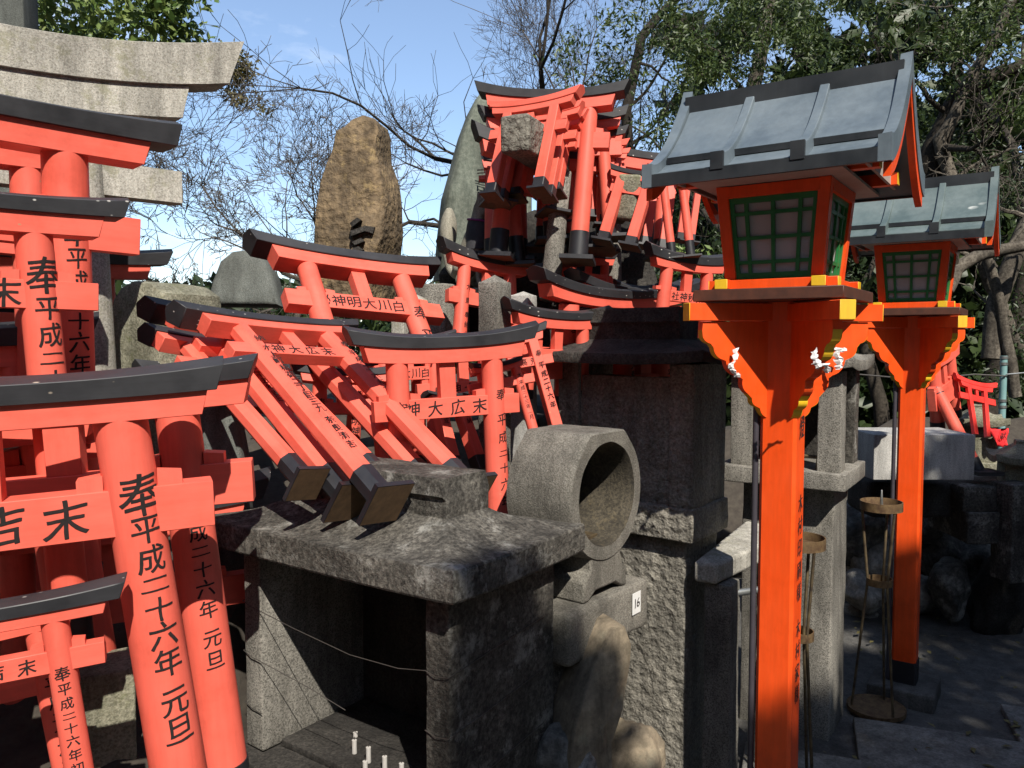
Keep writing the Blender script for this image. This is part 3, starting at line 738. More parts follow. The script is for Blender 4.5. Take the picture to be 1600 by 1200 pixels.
def boulder(name, label, px, py, d, rx, ry, rz, seed, m, rot=(0, 0, 0), rough=.22, cat='boulder', group=None, sub=4):
    p = P(px, py, d); o = MB().rock(rx, ry, rz, seed, sub, rough).build(name, m, sharp=60)
    o.matrix_world = T(p) @ Matrix.Rotation(R(rot[2]), 4, 'Z') @ Matrix.Rotation(R(rot[1]), 4, 'Y') @ Matrix.Rotation(R(rot[0]), 4, 'X')
    return tag(o, label, cat, group)
boulder('boulder', 'grey wedge stone between slab and tan boulder', 892, 1025, 2.16, .06, .06, .08, 5, 'greyrock')
boulder('boulder', 'low pale brown stone at foot of chiselled pedestal', 985, 1185, 2.1, .10, .09, .10, 7, 'tanrock')
boulder('boulder', 'dark stone below tan boulder beside candle shrine', 880, 1190, 1.95, .10, .09, .12, 8, 'greyrock')

# ------------------------------------------------------------------ dark roofed stone shrine in the lantern's shadow
C2 = Vector((.57, 2.5, 0)); x2 = Vector((.788, -.616, 0)); y2 = Vector((.616, .788, 0)); W2, D2 = .534, .285
XS = frame(C2 - x2 * W2 / 2 + y2 * D2 / 2, x2, y2, Vector((0, 0, 1)))
e = empty('stone_shrine', XS, 'tall dark stone shrine with black roof behind the drum lantern', 'stone shrine')
hip_roof(MB(), W2 + .13, D2 + .16, 1.520, .035, .36, 1.60, .105, .14, 8, curve=1.5, up=.012).build('roof', 'black_stone', e)
MB().rbox(W2, D2, .108, .006, .004, .035, 31, T((0, 0, .951))).build('base', 'dark_chisel', e)
for s in (-1, 1):
    MB().rbox(.085, D2 - .03, .464, .004, .003, .035, 33 + s, T((s * (W2 / 2 - .05), 0, 1.057))).build('side_wall', 'dark_chisel', e)
MB().rbox(W2 - .19, .05, .42, .004, .004, .03, 36, T((0, -D2 / 2 + .055, 1.057))).build('front_panel', 'dark_chisel', e)
MB().rbox(W2 - .06, D2 - .05, .962, .006, .005, .03, 37, T((-.005, .01, -.012))).build('pedestal', 'dark_chisel', e)
# stone bench beside it
q0, q1 = P(1084, 868, 2.487), P(1120, 881, 2.45); q2 = q1 + Vector((.66, .75, 0)) * .62; q3 = q0 + Vector((.50, .866, 0)) * .66
e = empty('stone_bench', T((q1.x, q1.y, 0)), 'pale stone offering bench beside the dark shrine', 'stone bench')
ctr = [Vector((q.x - q1.x, q.y - q1.y, 0)) for q in (q0, q1, q2, q3)]
MB().loft([[c + Vector((0, 0, z)) for c in ctr] for z in (.835, .902)], 0, False).build('top', 'granite', e, bevel=.012, bseg=3)
MB().rbox(.085, .10, .84, .006, .003, .03, 41, T((.035, .06, -.006)) @ RZ(-32)).build('leg', 'granite_pillar', e)
MB().rbox(.10, .10, .84, .006, .003, .03, 42, T((.33, .46, -.006)) @ RZ(-32)).build('leg', 'granite_pillar', e)
MB().tube((.03, .05, .79), (.22, .12, .79), .011, n=12).build('rail', 'steel', e)

# ------------------------------------------------------------------ second stone shrine behind the near lantern
x3 = Vector((.839, -.545, 0)); y3 = Vector((.545, .839, 0)); C3 = Vector((1.253, 3.0, 0))
XT = frame(C3 - x3 * .23 + y3 * .205, x3, y3, Vector((0, 0, 1)))
e = empty('stone_shrine', XT, 'pale stone shrine with slender pillars behind the near lantern', 'stone shrine')
MB().rbox(.50, .43, .068, .006, .002, .04, 51, T((-.01, 0, 1.022))).build('base', 'granite_pillar', e)
for s in (-1, 1):
    MB().rbox(.085, .10, .39, .004, .002, .03, 52 + s, T((s * .17, -.13, 1.088))).build('pillar', 'granite_pillar', e)
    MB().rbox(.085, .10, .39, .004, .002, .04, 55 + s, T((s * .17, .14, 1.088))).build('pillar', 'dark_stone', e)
MB().rbox(.26, .03, .39, .003, .002, .05, 58, T((0, .16, 1.088))).build('back_wall', 'black_stone', e)
hip_roof(MB(), .52, .46, 1.478, .04, .2, 1.60, .04, .1, 12, nseg=10).build('roof', 'granite_pillar', e)
MB().rbox(.36, .28, 1.03, .008, .004, .05, 59, T((0, .03, -.01))).build('pedestal', 'granite_pillar', e)
mb = MB()
mb.path([(-.06, -.14, 1.09), (-.06, -.14, 1.14), (.06, -.14, 1.14), (.06, -.14, 1.09)], .007, 6)
mb.path([(0, -.14, 1.14), (0, -.14, 1.165)], .004, 6)
o = mb.build('candle_rack', 'iron'); o.matrix_world = XT @ T((.06, 0, 0)); tag(o, 'small dark iron candle rack on pale shrine base', 'candle rack')
# blocks and steps on the right
def block(name, label, cat, px, py, d, sx, sy, sz, rot, m, seed, amp=.003, r=.008, step=.05, group=None, taper=None):
    p = P(px, py, d); o = MB().rbox(sx, sy, sz, r, amp, step, seed, taper=taper).build(name, m); o.matrix_world = T(p) @ RZ(rot); return tag(o, label, cat, group)
block('granite_block', 'smooth white granite block behind farther lantern post', 'stone block', 1417, 741, 4.1, .50, .34, .225, 0, 'granite_white', 61, .0008, .004)
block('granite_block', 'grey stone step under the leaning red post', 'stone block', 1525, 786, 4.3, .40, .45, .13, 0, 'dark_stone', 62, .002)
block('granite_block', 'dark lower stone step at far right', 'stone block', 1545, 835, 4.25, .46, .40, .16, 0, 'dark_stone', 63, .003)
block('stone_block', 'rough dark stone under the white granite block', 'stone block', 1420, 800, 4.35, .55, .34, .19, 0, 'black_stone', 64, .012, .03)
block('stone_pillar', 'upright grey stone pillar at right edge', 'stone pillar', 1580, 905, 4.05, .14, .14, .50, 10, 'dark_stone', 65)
# stone lanterns at the far right
def small_lantern(label, px, py, d, s, rot):
    p = P(px, py, d); e = empty('stone_lantern', T(p) @ RZ(rot) @ Matrix.Scale(s, 4), label, 'stone lantern')
    MB().rbox(.22, .22, .06, .006, .003, .04, 71, T((0, 0, 0))).build('base', 'granite_moss', e)
    MB().rbox(.18, .18, .21, .006, .003, .04, 72, T((0, 0, .058))).build('body', 'granite_moss', e)
    hip_roof(MB(), .28, .28, .266, .035, .06, .365, .02, .06, 17, nseg=10).build('cap', 'granite_moss', e)
    return e
small_lantern('mossy stone lantern with pyramid cap near the teal pole', 1525, 735, 4.7, 1.02, -22)
e = small_lantern('low grey stone lantern cap at the right picture edge', 1592, 800, 4.2, 1.0, -20)

# candle stands of rusty iron
def candle_stand(px, d, label):
    X = (px - 800) / F * d; e = empty('candle_stand', T((X, d, .012)) @ RZ(18), label, 'candle stand', 'rusty iron candle stands')
    MB().lathe([(0, .012), (.112, .012), (.118, .018), (.118, 0), (.0, 0)], 40).build('base_disc', 'rust', e)
    tr = MB().lathe([(0, .875), (.076, .876), (.080, .905), (.084, .905), (.084, .868), (.0, .866)], 40).build('tray', 'rust', e)
    MB().lathe([(.0, .867), (.008, .88), (.003, .95), (0, .955)], 12).build('spike', 'steel', tr)
    MB().lathe([(.048, .545), (.052, .545), (.052, .575), (.048, .575), (.048, .545)], 32).build('middle_ring', 'rust', e)
    for k in range(3):
        a = 2 * math.pi * k / 3 + .5
        MB().path([(.098 * math.cos(a), .098 * math.sin(a), .012), (.046 * math.cos(a), .046 * math.sin(a), .56), (.076 * math.cos(a), .076 * math.sin(a), .872)], .0055, 8).build('leg', 'iron', e)
candle_stand(1383, 3.35, 'rusty tripod candle stand in front of the farther lantern')
candle_stand(1256, 2.74, 'rusty candle stand half hidden behind the near orange post')
# boulder bank beyond the path
bl = [(1400, 960, 5.0, .3, .25, .3, 'greyrock', 'broad dark boulder low in the bank behind the candle stand'), (1490, 985, 4.9, .25, .2, .22, 'greyrock', 'dark boulder at bank foot beside the oval boulder'), (1440, 860, 5.0, .24, .2, .24, 'black_stone', 'deep shaded boulder in middle of the bank'), (1375, 880, 4.6, .20, .18, .21, 'pale_rock', 'pale rounded boulder behind the tripod candle stand'), (1350, 925, 4.5, .14, .12, .12, 'pale_rock', 'low pale stone at foot of the pale boulder'),
      (1485, 915, 4.35, .11, .12, .18, 'greyrock', 'upright speckled oval boulder beside farther lantern post'), (1470, 860, 4.75, .18, .15, .17, 'greyrock', 'dark rounded boulder in the bank behind the lantern post'),
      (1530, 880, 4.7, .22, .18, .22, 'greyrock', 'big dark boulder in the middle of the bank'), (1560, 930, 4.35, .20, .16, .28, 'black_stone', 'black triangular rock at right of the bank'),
      (1440, 800, 4.8, .22, .2, .18, 'greyrock', 'dark boulder high in bank under white granite'), (1520, 800, 4.95, .2, .2, .16, 'greyrock', 'dark boulder under the grey stone step'),
      (1595, 860, 4.3, .09, .1, .24, 'pale_rock', 'thin pale standing stone at right edge'), (1330, 830, 4.7, .2, .2, .2, 'greyrock', 'dark boulder under the pale shrine'),
      (1425, 930, 4.6, .16, .14, .13, 'pale_rock', 'pale flat stone half behind the lantern post'), (1590, 800, 4.9, .2, .2, .2, 'greyrock', 'dark boulder below the low lantern cap'),
      (1340, 960, 4.6, .1, .1, .07, 'pale_rock', 'small pale stone lying on the path edge')]
for i, (px, py, d, a, b, c, m, lb) in enumerate(bl): boulder('boulder', lb, px, py, d, a, b, c, 20 + i * 3, m, (0, 0, 30 * i), .25, group='boulders of the bank', sub=4)
mb = MB().rock(2.6, .9, .8, 44, 5, .3); o = mb.build('earth_bank', 'soil'); o.location = (3.2, 5.9, .25); tag(o, kind='structure')
# teal pole with wires, red bib
p = P(1565, 668, 5.2); e = empty('utility_pole', T((p.x, p.y, 0)), 'teal metal pole with clamps behind the stone lantern', 'pole')
hp = P(1565, 556, 5.2).z; MB().tube((0, 0, 0), (0, 0, hp), .021, n=18).build('shaft', 'teal', e)
for z in (hp - .02, hp - .06, hp - .30, hp - .34): MB().tube((0, 0, z), (0, 0, z + .018), .025, n=18).build('clamp', 'steel', e)
MB().path([(0, -.03, hp - .12), (.2, -.05, hp - .10), (.5, -.05, hp - .12), (1.4, 0, hp - .05)], .005, 6).build('cable', 'steel', e)
MB().path([(0, -.03, hp - .13), (-.2, -.02, hp - .12), (-.5, .1, hp - .16), (-1.2, .3, hp - .1)], .005, 6).build('cable', 'wire', e)
p = P(1560, 683, 4.55); e = empty('red_bib', T(p), 'bright red cloth bib with black writing beside the stone lantern', 'cloth bib')
mb = MB(); vs = []; 
for j in range(7):
    for i in range(9):
        u = i / 8 - .5; v = j / 6; vs.append((u * .10 * (1 - .35 * v) + .01 * v, .012 * math.sin(i * 1.3 + j) - .02 * v, .045 - .10 * v + .012 * abs(u)))
mb.add(vs, [(j * 9 + i, j * 9 + i + 1, j * 9 + i + 10, j * 9 + i + 9) for j in range(6) for i in range(8)])
c = mb.build('cloth', 'redcloth', e); s = c.modifiers.new('t', 'SOLIDIFY'); s.thickness = .003
write_flat('lettering', '献', e, T((.008, -.03, .012)), .03, .035, True, seed=2)

# ------------------------------------------------------------------ standing stones, statues
def standing(name, label, outline, d, thick, m, seed, yaw=0, amp=.012, cat='standing stone', taper=.35, freq=6, parent=None, crisp=False):
    """an outline in photo pixels given its own distance and thickness, with a rounded, rough body"""
    c0 = P(*outline[0], d); pts = [P(x, y, d) for x, y in outline]
    cx = sum(p.x for p in pts) / len(pts); zb = min(p.z for p in pts); ky = 1 / math.cos(R(yaw))
    loop = []
    n = len(pts)
    for i in range(n):
        a, b = pts[i], pts[(i + 1) % n]; m_ = max(1, int((b - a).length / .035))
        for k in range(m_): loop.append(a.lerp(b, k / m_))
    loop = [Vector(((p.x - cx) * ky, 0, p.z - zb)) for p in loop]
    gx = 0; gz_ = sum(p.z for p in loop) / len(loop); cen = Vector((gx, 0, gz_)); off = Vector((seed * 3.3, seed, 0))
    rings = []
    prof = [(0, 1), (.25, 1), (.5, 1), (.7, .985), (.85, .95), (.95, .88), (1, .76), (1.0, .5), (1.0, .25), (1.0, .03)]
    if crisp: prof = [(0, 1), (.4, 1), (.8, 1), (.95, .995), (1, .96), (1.0, .5), (1.0, .03)]
    full = [(-a, b) for a, b in prof[::-1][:-0 or None]] + prof[1:]
    for a, b in full:
        r = []
        for p in loop:
            q = cen + (p - cen) * b; q.y = a * thick / 2 * (1 - taper * max(0, (q.z) / max(.1, max(l.z for l in loop))))
            nn = noise.fractal(q * freq + off, 1, 2, 5); n3 = noise.noise_vector(q * freq * .5 + off)
            q = q + Vector((n3.x * .7, nn * 1.0 + n3.y, n3.z * .5)) * amp
            r.append(q)
        rings.append(r)
    o = MB().loft(rings, 0, True).build(name, m, sharp=50)
    o.matrix_world = T((cx, d, zb)) @ RZ(yaw)
    return tag(o, label, cat)
st = standing('standing_stone', 'tall brown natural rock with carved character behind the torii', [(512, 470), (507, 400), (509, 330), (517, 285), (532, 250), (540, 214), (554, 209), (566, 196), (582, 190), (596, 195), (601, 210), (600, 250), (611, 285), (617, 320), (617, 370), (609, 410), (600, 470)], 3.7, .34, 'brownrock', 3, -12, .017, crisp=True, freq=8)
ch = empty('carved_character', T(P(566, 362, 3.53)), 'dark carved character incised in the tall brown rock', 'carving')
for i, q in enumerate([[(548, 350), (560, 341), (566, 345), (552, 356)], [(549, 362), (572, 354), (587, 356), (584, 366), (572, 362), (550, 370)], [(552, 379), (566, 373), (571, 378), (556, 384)], [(552, 389), (562, 386), (570, 391), (556, 396)]]):
    w0 = [P(x, y, 3.53) - P(566, 362, 3.53) for x, y in q]; MB().prism([(p.x, p.z) for p in w0], -.028, .08).build('stroke', 'black_stone', ch)
standing('monument_stone', 'tall green grey slate monument rising behind the heaped torii', [(684, 440), (688, 370), (694, 310), (708, 262), (720, 215), (732, 180), (746, 152), (765, 142), (790, 138), (812, 150), (822, 200), (826, 300), (820, 440)], 4.0, .30, 'slate', 6, 14, .012)
o = write_flat('lettering', '司', None, T(P(757, 276, 3.83)), .1, .075, True, seed=5, mat='black_stone', lift=.004)
tag(o, 'carved character on the green grey slate monument', 'carving')
standing('standing_stone', 'rounded blue grey stone behind the leaning torii', [(332, 480), (340, 440), (350, 410), (368, 395), (388, 392), (412, 400), (430, 430), (444, 480)], 3.1, .22, 'bluestone', 9, 6, .007)
standing('monument_stone', 'pale mossy granite block stone at the left of the leaning torii', [(206, 800), (207, 468), (222, 450), (250, 440), (285, 446), (312, 462), (322, 600), (326, 800)], 2.75, .26, 'granite_moss', 12, -30, .006, taper=.1, crisp=True)
standing('boulder', 'leaning angular tan rock slab under the numbered slab', [(866, 1230), (870, 1150), (884, 1095), (908, 1045), (932, 1003), (950, 980), (966, 978), (972, 1005), (966, 1050), (956, 1100), (942, 1150), (934, 1230)], 1.97, .15, 'tanrock', 33, 25, .022, cat='boulder', taper=.2, crisp=True)
standing('standing_stone', 'grey slab stone in shadow behind the second red pillar', [(318, 900), (322, 640), (352, 620), (372, 640), (385, 720), (395, 900)], 2.35, .16, 'bluestone', 14, 10, .006, taper=.1)
def post(label, px, py, d, s, h, rot, m, seed, cap=.5, name='stone_post'):
    p = P(px, py, d); mb = MB(); mb.rbox(s, s, h, .006, .0015, .03, seed)
    q = s / 2 * .985; mb.add([(-q, -q, h - .004), (q, -q, h - .004), (q, q, h - .004), (-q, q, h - .004), (0, 0, h + s * cap * .6)], [(0, 1, 4), (1, 2, 4), (2, 3, 4), (3, 0, 4)], 0, False)
    o = mb.build(name, m); o.matrix_world = T((p.x, p.y, p.z - h)) @ RZ(rot); return tag(o, label, 'stone post')
post('square granite post with pointed top in the torii heap', 773, 441, 2.72, .082, .8, -32, 'granite_pillar', 81)
post('top of a low white granite post beside the pointed post', 818, 461, 2.95, .075, .8, -30, 'granite_white', 82, .3)
post('stub of pale granite post below the brown rock', 652, 468, 3.2, .08, .8, -20, 'granite', 83, .4)
post('small bright granite stub between the red torii pillars', 628, 470, 3.4, .07, .6, -20, 'granite', 84, .3)
block('stone_block', 'pale granite block behind the small front torii', 'stone block', 150, 1230, 1.72, .16, .14, .28, 30, 'granite_moss', 91)
block('stone_block', 'lower granite block with edge beside the second red pillar', 'stone block', 352, 1225, 2.25, .10, .12, .34, 20, 'granite_moss', 92)
block('stone_block', 'mossy green stone seen behind the second red pillar', 'stone block', 342, 1000, 2.45, .12, .12, .28, 15, 'granite_moss', 93)
block('stone_pedestal', 'pale granite pedestal under the little fox figure', 'pedestal', 18, 775, 2.2, .085, .09, .155, 12, 'granite_moss', 94)
block('stone_pedestal', 'two stepped stone pedestal under the fox statue', 'pedestal', 690, 530, 3.3, .15, .22, .22, -25, 'granite_pillar', 95)
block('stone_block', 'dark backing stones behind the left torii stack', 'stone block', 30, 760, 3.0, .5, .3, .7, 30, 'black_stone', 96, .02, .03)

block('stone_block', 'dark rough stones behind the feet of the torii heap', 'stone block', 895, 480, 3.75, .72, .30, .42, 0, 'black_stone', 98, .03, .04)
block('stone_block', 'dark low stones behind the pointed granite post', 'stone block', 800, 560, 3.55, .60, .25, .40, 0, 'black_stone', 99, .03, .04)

def fox(label, X, s, m, bib):
    """seated fox: one continuous body grown from a skeleton; faces -y"""
    V = [((0, .05, .16), .085), ((0, .01, .30), .075), ((0, -.035, .42), .058), ((0, -.06, .50), .05), ((0, -.09, .555), .058), ((0, -.15, .54), .03), ((0, -.195, .525), .017),   # trunk, neck, head, muzzle
         ((.03, -.085, .605), .022), ((.04, -.08, .66), .006), ((-.03, -.085, .605), .022), ((-.04, -.08, .66), .006),                                                           # ears
         ((.05, -.06, .33), .034), ((.05, -.085, .18), .024), ((.05, -.09, .05), .021), ((.05, -.125, .02), .022),                                                               # front leg
         ((-.05, -.06, .33), .034), ((-.05, -.085, .18), .024), ((-.05, -.09, .05), .021), ((-.05, -.125, .02), .022),
         ((.085, .05, .13), .055), ((.095, -.01, .12), .045), ((.09, .06, .05), .03), ((.09, -.04, .022), .024),                                                                # hind leg
         ((-.085, .05, .13), .055), ((-.095, -.01, .12), .045), ((-.09, .06, .05), .03), ((-.09, -.04, .022), .024),
         ((0, .13, .10), .04), ((0, .185, .16), .034), ((0, .20, .27), .045), ((0, .195, .40), .068), ((0, .19, .50), .06), ((0, .185, .58), .02)]                              # tail
    E = [(0, 1), (1, 2), (2, 3), (3, 4), (4, 5), (5, 6), (4, 7), (7, 8), (4, 9), (9, 10), (1, 11), (11, 12), (12, 13), (13, 14), (1, 15), (15, 16), (16, 17), (17, 18), (0, 19), (19, 20), (20, 21), (21, 22), (0, 23), (23, 24), (24, 25), (25, 26), (0, 27), (27, 28), (28, 29), (29, 30), (30, 31), (31, 32)]
    me = bpy.data.meshes.new('fox_body'); me.from_pydata([v for v, r in V], E, [])
    o = bpy.data.objects.new('fox_body', me); col.objects.link(o)
    o.modifiers.new('skin', 'SKIN'); sub = o.modifiers.new('sub', 'SUBSURF'); sub.levels = sub.render_levels = 2
    for i, (v, r) in enumerate(V): me.skin_vertices[0].data[i].radius = (r, r)
    me.skin_vertices[0].data[0].use_root = True; me.materials.append(M[m])
    bpy.context.view_layer.update()
    me2 = bpy.data.meshes.new_from_object(o.evaluated_get(bpy.context.evaluated_depsgraph_get())); bpy.data.objects.remove(o)
    for p in me2.polygons: p.use_smooth = True
    e = empty('fox_statue', X @ Matrix.Scale(s, 4), label, 'fox statue')
    b = bpy.data.objects.new('body', me2); col.objects.link(b); b.parent = e
    MB().box(-.13, .13, -.16, .23, -.05, .0).build('plinth', m, e, bevel=.008)
    if bib:
        rings = [[(.075 * k * math.cos(t) , -.05 + .075 * k * math.sin(t) + dy, z) for t in [2 * math.pi * i / 20 for i in range(20)]] for k, dy, z in ((.86, 0, .475), (1.0, .0, .44), (1.15, .0, .36), (1.2, .0, .27))]
        MB().loft(rings, 0, True, caps=False).build('bib', 'darkcloth', e)
        MB().path([(.068 * math.cos(t), -.05 + .068 * math.sin(t), .47 + .01 * math.sin(t)) for t in [2 * math.pi * i / 18 for i in range(19)]], .008, 6).build('cord', 'purple', e)
    return e
p = P(712, 452, 3.25); fox('stone fox statue with raised tail, dark bib and purple cord', T((p.x + .065, p.y + .0, p.z)) @ RZ(60), .58, 'foxstone', True)
p = P(19, 690, 2.2); fox('little pale stone fox on granite pedestal behind the front torii', T((p.x, p.y, p.z)) @ RZ(-20), .14, 'granite_moss', False)

# ------------------------------------------------------------------ torii
G1 = 'vermilion votive torii stacked at the left'; G2 = 'vermilion votive torii leaning over the stone shrine'; G3 = 'vermilion votive torii heaped on the stone gate'; G4 = 'vermilion votive torii standing on the mound'
# the big stone torii at upper left
torii('big pale granite torii, its curved lintel end high at upper left', A=('R', 128, 186, 2.55), w=.85, h=1.5, yaw=42, roll=0, dia=.13, hk=.15, hs=.115, gap=.15, hn=.125, ko=.53, so=.345, no=.345, batter=.03, sleeve=0,
      kmat='granite', pm='granite', bm_='granite', strut=False, group='stone torii of the shrine', name='stone_torii', wedges=False, up=.11, slant=.55, ring=True, cat='stone torii', kap=.08)
block('stone_monument', 'grey upright stone monument at the top left corner', 'standing stone', 18, 330, 3.2, .19, .15, 1.0, 10, 'bluestone', 97, .002)
# left stack
torii('highest vermilion torii of left stack, just under the stone lintel', A=('R', 101, 243, 1.85), w=.46, h=1.1, yaw=40, roll=-2.5, lean=-2, dia=.218, hk=.115, hs=.12, gap=.27, hn=.185, ko=.50, so=.345, no=.345, kmat='black_worn', group=G1, tr='奉平成二十六年元旦', ang=.22, ts=.46, tstart=.155, tstep=1.1, first=1.5, up=.01, slant=.2, batter=.05, tn='末吉大神', seed=3)
torii('shaded vermilion torii right behind the highest one of left stack', A=('R', 42, 268, 2.2), w=.44, h=1.0, yaw=40, roll=-2, dia=.2, group=G1, up=.05)
torii('middle vermilion torii of left stack with bold brush writing', A=('R', 52, 368, 1.6), w=.33, h=.85, yaw=38, roll=-1, dia=.215, hk=.11, hs=.13, gap=.27, hn=.17, ko=.48, so=.34, no=.34, group=G1, tr='奉平成二十六年元旦', ang=.30, ts=.66, tstart=.095, tstep=1.08, first=1.55, tn='末吉大神', nx=.34, nstep=-.24, nsz=1.0, up=.02, slant=.4, batter=.075, seed=11)
torii('front vermilion torii at lower left with big bold black writing', A=('R', 188, 657, 1.4), w=.43, h=.85, yaw=24, roll=2.2, dia=.215, hk=.105, hs=.10, gap=.275, hn=.19, ko=.37, so=.31, no=.335, group=G1, tr='奉平成二十六年 元旦', ang=.34, ts=.54, tstart=.150, tstep=1.02, first=1.5, tn='末吉大神', nx=.285, nstep=-.215, nsz=.82, up=.015, slant=.4, batter=.085, kmat='black_worn', seed=21)
torii('vermilion torii behind the front one, thin writing on its right pillar', A=('R', 276, 640, 1.62), w=.42, h=.77, yaw=14, roll=3, dia=.21, hk=.09, hs=.12, gap=.27, hn=.2, ko=.35, so=.32, no=.33, group=G1, tr='平成二十六年 元旦', ang=.38, ts=.42, tstart=.265, tstep=1.16, up=.02, batter=.05, seed=31, sleeve=.03)
torii('smallest vermilion torii in the lower left corner', A=('R', 85, 968, 1.28), w=.215, h=.5, yaw=24, roll=3.5, dia=.2, hk=.13, hs=.10, gap=.22, hn=.17, ko=.46, so=.34, no=.32, group=G1, tr='奉平成二十六年初', ang=.05, ts=.46, tstart=.17, tstep=1.2, first=1.2, tn='末吉大神', nx=.30, nstep=-.2, nsz=.7, up=.015, batter=.05, seed=41)
torii('small vermilion torii hidden behind the smallest one at lower left', A=('R', 58, 985, 1.42), w=.22, h=.5, yaw=24, roll=5.5, dia=.19, hk=.1, group=G1, tr='奉平成二十六年元旦', ang=.6, ts=.7, tstart=.13, tstep=1.1, up=.05, seed=45, no=.25, so=.25)
torii('distant vermilion torii end poking out right of the left stack', A=('R', 160, 437, 2.9), w=.42, h=.9, yaw=38, roll=-2, dia=.2, hk=.12, hs=.12, ko=.5, so=.34, no=.3, group=G1, up=.05)
torii('dark shaded torii deep inside the left stack', A=('R', 18, 575, 2.2), w=.42, h=.8, yaw=36, roll=0, dia=.2, group=G1, up=.05)
torii('vermilion torii wedged behind the front lintel at far left', A=('R', 78, 690, 1.78), w=.42, h=.7, yaw=20, roll=4, dia=.3, hk=.12, group=G1, up=.05, no=.1, so=.2, hn=.18, gap=.1)
torii('shaded torii lying low behind the left stack', A=('R', 300, 830, 2.1), w=.4, h=.7, yaw=24, roll=2, dia=.2, group=G1, up=.05)

# toppled square-posted torii lying on the stone shrine roof
OCT = dict(nor=.12, kind='oct', dia=.192, hk=.13, hs=.12, gap=.27, hn=.165, sleeve=.13, plate=2.0, group=G2, wedges=False, up=.08, slant=.75, batter=.0)
torii('front leaning square-post torii, lintel marked with four characters', TL=(378, 520, 2.19), TR=(512, 530, 2.41), FL=(600, 782, 1.78), tn='末広大神', nx=.26, nstep=-.19, nsz=.85, ko=.50, so=.32, no=.30, tl='納 水上町稲荷二丁目三九 奈良清吉', tr='奉 平成二十六年一月吉日', ts=.5, tsl=.10, tstart=.1, tx=.12, seed=51, **OCT)
torii('second leaning square-post torii just behind the front leaning one', TL=(340, 512, 2.30), TR=(470, 521, 2.53), FL=(545, 782, 1.86), ko=.48, so=.32, no=.30, tl='奉納平成二十五年吉日', ts=.42, tstart=.2, tx=.1, seed=57, **OCT)
torii('third leaning torii, lowest and farthest left of the leaning stack', TL=(312, 545, 2.20), TR=(428, 553, 2.40), FL=(478, 756, 1.84), ko=.35, so=.30, no=.30, tl='平成二十四年正月', ts=.42, tstart=.2, seed=61, **{**OCT, 'plate': 1.9})
torii('steeper torii under the leaning ones with dark written pillar', TL=(285, 600, 2.6), TR=(412, 600, 2.75), FL=(440, 800, 2.3), tl='奉平成二十三年', dia=.2, group=G2, up=.06, seed=63, sleeve=0)

# the upright torii in the middle
torii('wide vermilion torii before the brown rock, six big characters on its tie beam', TL=(483, 422, 2.62), TR=(629, 438, 2.82), FR=(672, 560, 2.62), dia=.2, hk=.13, hs=.145, gap=.34, hn=.19, ko=.48, so=.30, no=.31, group=G4, tn='白川大明神秘', nx=.31, nstep=-.155, nsz=.72, tr='奉 平成', ang=.25, ts=.85, tstart=.50, tstep=1.25, up=.065, slant=.55, batter=0, seed=71, sleeve=0)
torii('centre vermilion torii with written right pillar in front of the drum lantern', TL=(625, 572, 2.22), TR=(773, 562, 2.33), FR=(779, 800, 2.32), dia=.228, hk=.145, hs=.155, gap=.345, hn=.2, ko=.44, so=.30, no=.26, group=G4, tn='末広大神', nx=.32, nstep=-.235, nsz=.75, tr='奉 平成二十六年一月吉日', ang=.42, ts=.52, tstart=.22, tstep=1.5, up=.065, slant=.5, batter=.0, seed=81, sleeve=0)
torii('small vermilion torii seen through the centre one, upper one', TL=(600, 548, 2.55), TR=(676, 545, 2.62), FR=(684, 690, 2.6), dia=.22, hk=.14, gap=.34, hn=.26, group=G4, tn='白川大神', nx=.3, nstep=-.2, nsz=.7, tr='六年', ts=.8, up=.08, seed=85)
torii('small vermilion torii seen through the centre one, lower one', TL=(680, 565, 2.62), TR=(768, 560, 2.7), FR=(776, 760, 2.68), dia=.24, gap=.36, hn=.24, group=G4, tn='大神', nx=.08, nstep=-.25, nsz=.75, tl='奉納吉日', ang=.3, ts=.5, up=.08, seed=87)
torii('shaded tilted torii with black feet under the centre torii', TL=(690, 628, 2.5), TR=(722, 626, 2.56), FR=(748, 735, 2.46), dia=.45, gap=.3, group=G4, tr='奉納', tl='平成', ts=.5, up=.08, kind='square', sleeve=.2, wedges=False, seed=89)
torii('tilted square-post torii leaning on top of the drum lantern', TL=(745, 548, 2.5), TR=(824, 540, 2.56), FR=(868, 690, 2.5), dia=.2, gap=.26, hn=.18, hk=.14, group=G4, tn='荒高大神', nx=.42, nstep=-.2, nsz=.75, tr='奉 平成二十六年', ts=.6, tstart=.12, tstep=1.35, tx=.1, kind='square', up=.08, no=.32, ko=.3, so=.2, wedges=False, seed=91)
torii('tiny slanting torii between centre torii and drum lantern', TL=(745, 586, 2.42), TR=(799, 580, 2.46), FR=(833, 690, 2.42), dia=.28, gap=.2, hn=.25, hk=.15, group=G4, tr='大 平成二十三年 一月', ts=.45, tstart=.1, up=.08, no=.45, ko=.2, so=.2, wedges=False, seed=95)
torii('vermilion torii mostly hidden behind the leaning posts', TL=(560, 585, 2.6), TR=(655, 585, 2.66), FL=(555, 730, 2.6), dia=.24, gap=.34, group=G4, tl='奉 大明神吉', ang=.2, ts=.6, up=.08, seed=97)
torii('thin vermilion torii between leaning posts and centre torii', TL=(500, 600, 2.45), TR=(590, 600, 2.5), FL=(528, 740, 2.4), dia=.26, gap=.34, group=G4, tl='奉納川神社', ang=.2, ts=.6, up=.08, seed=99)

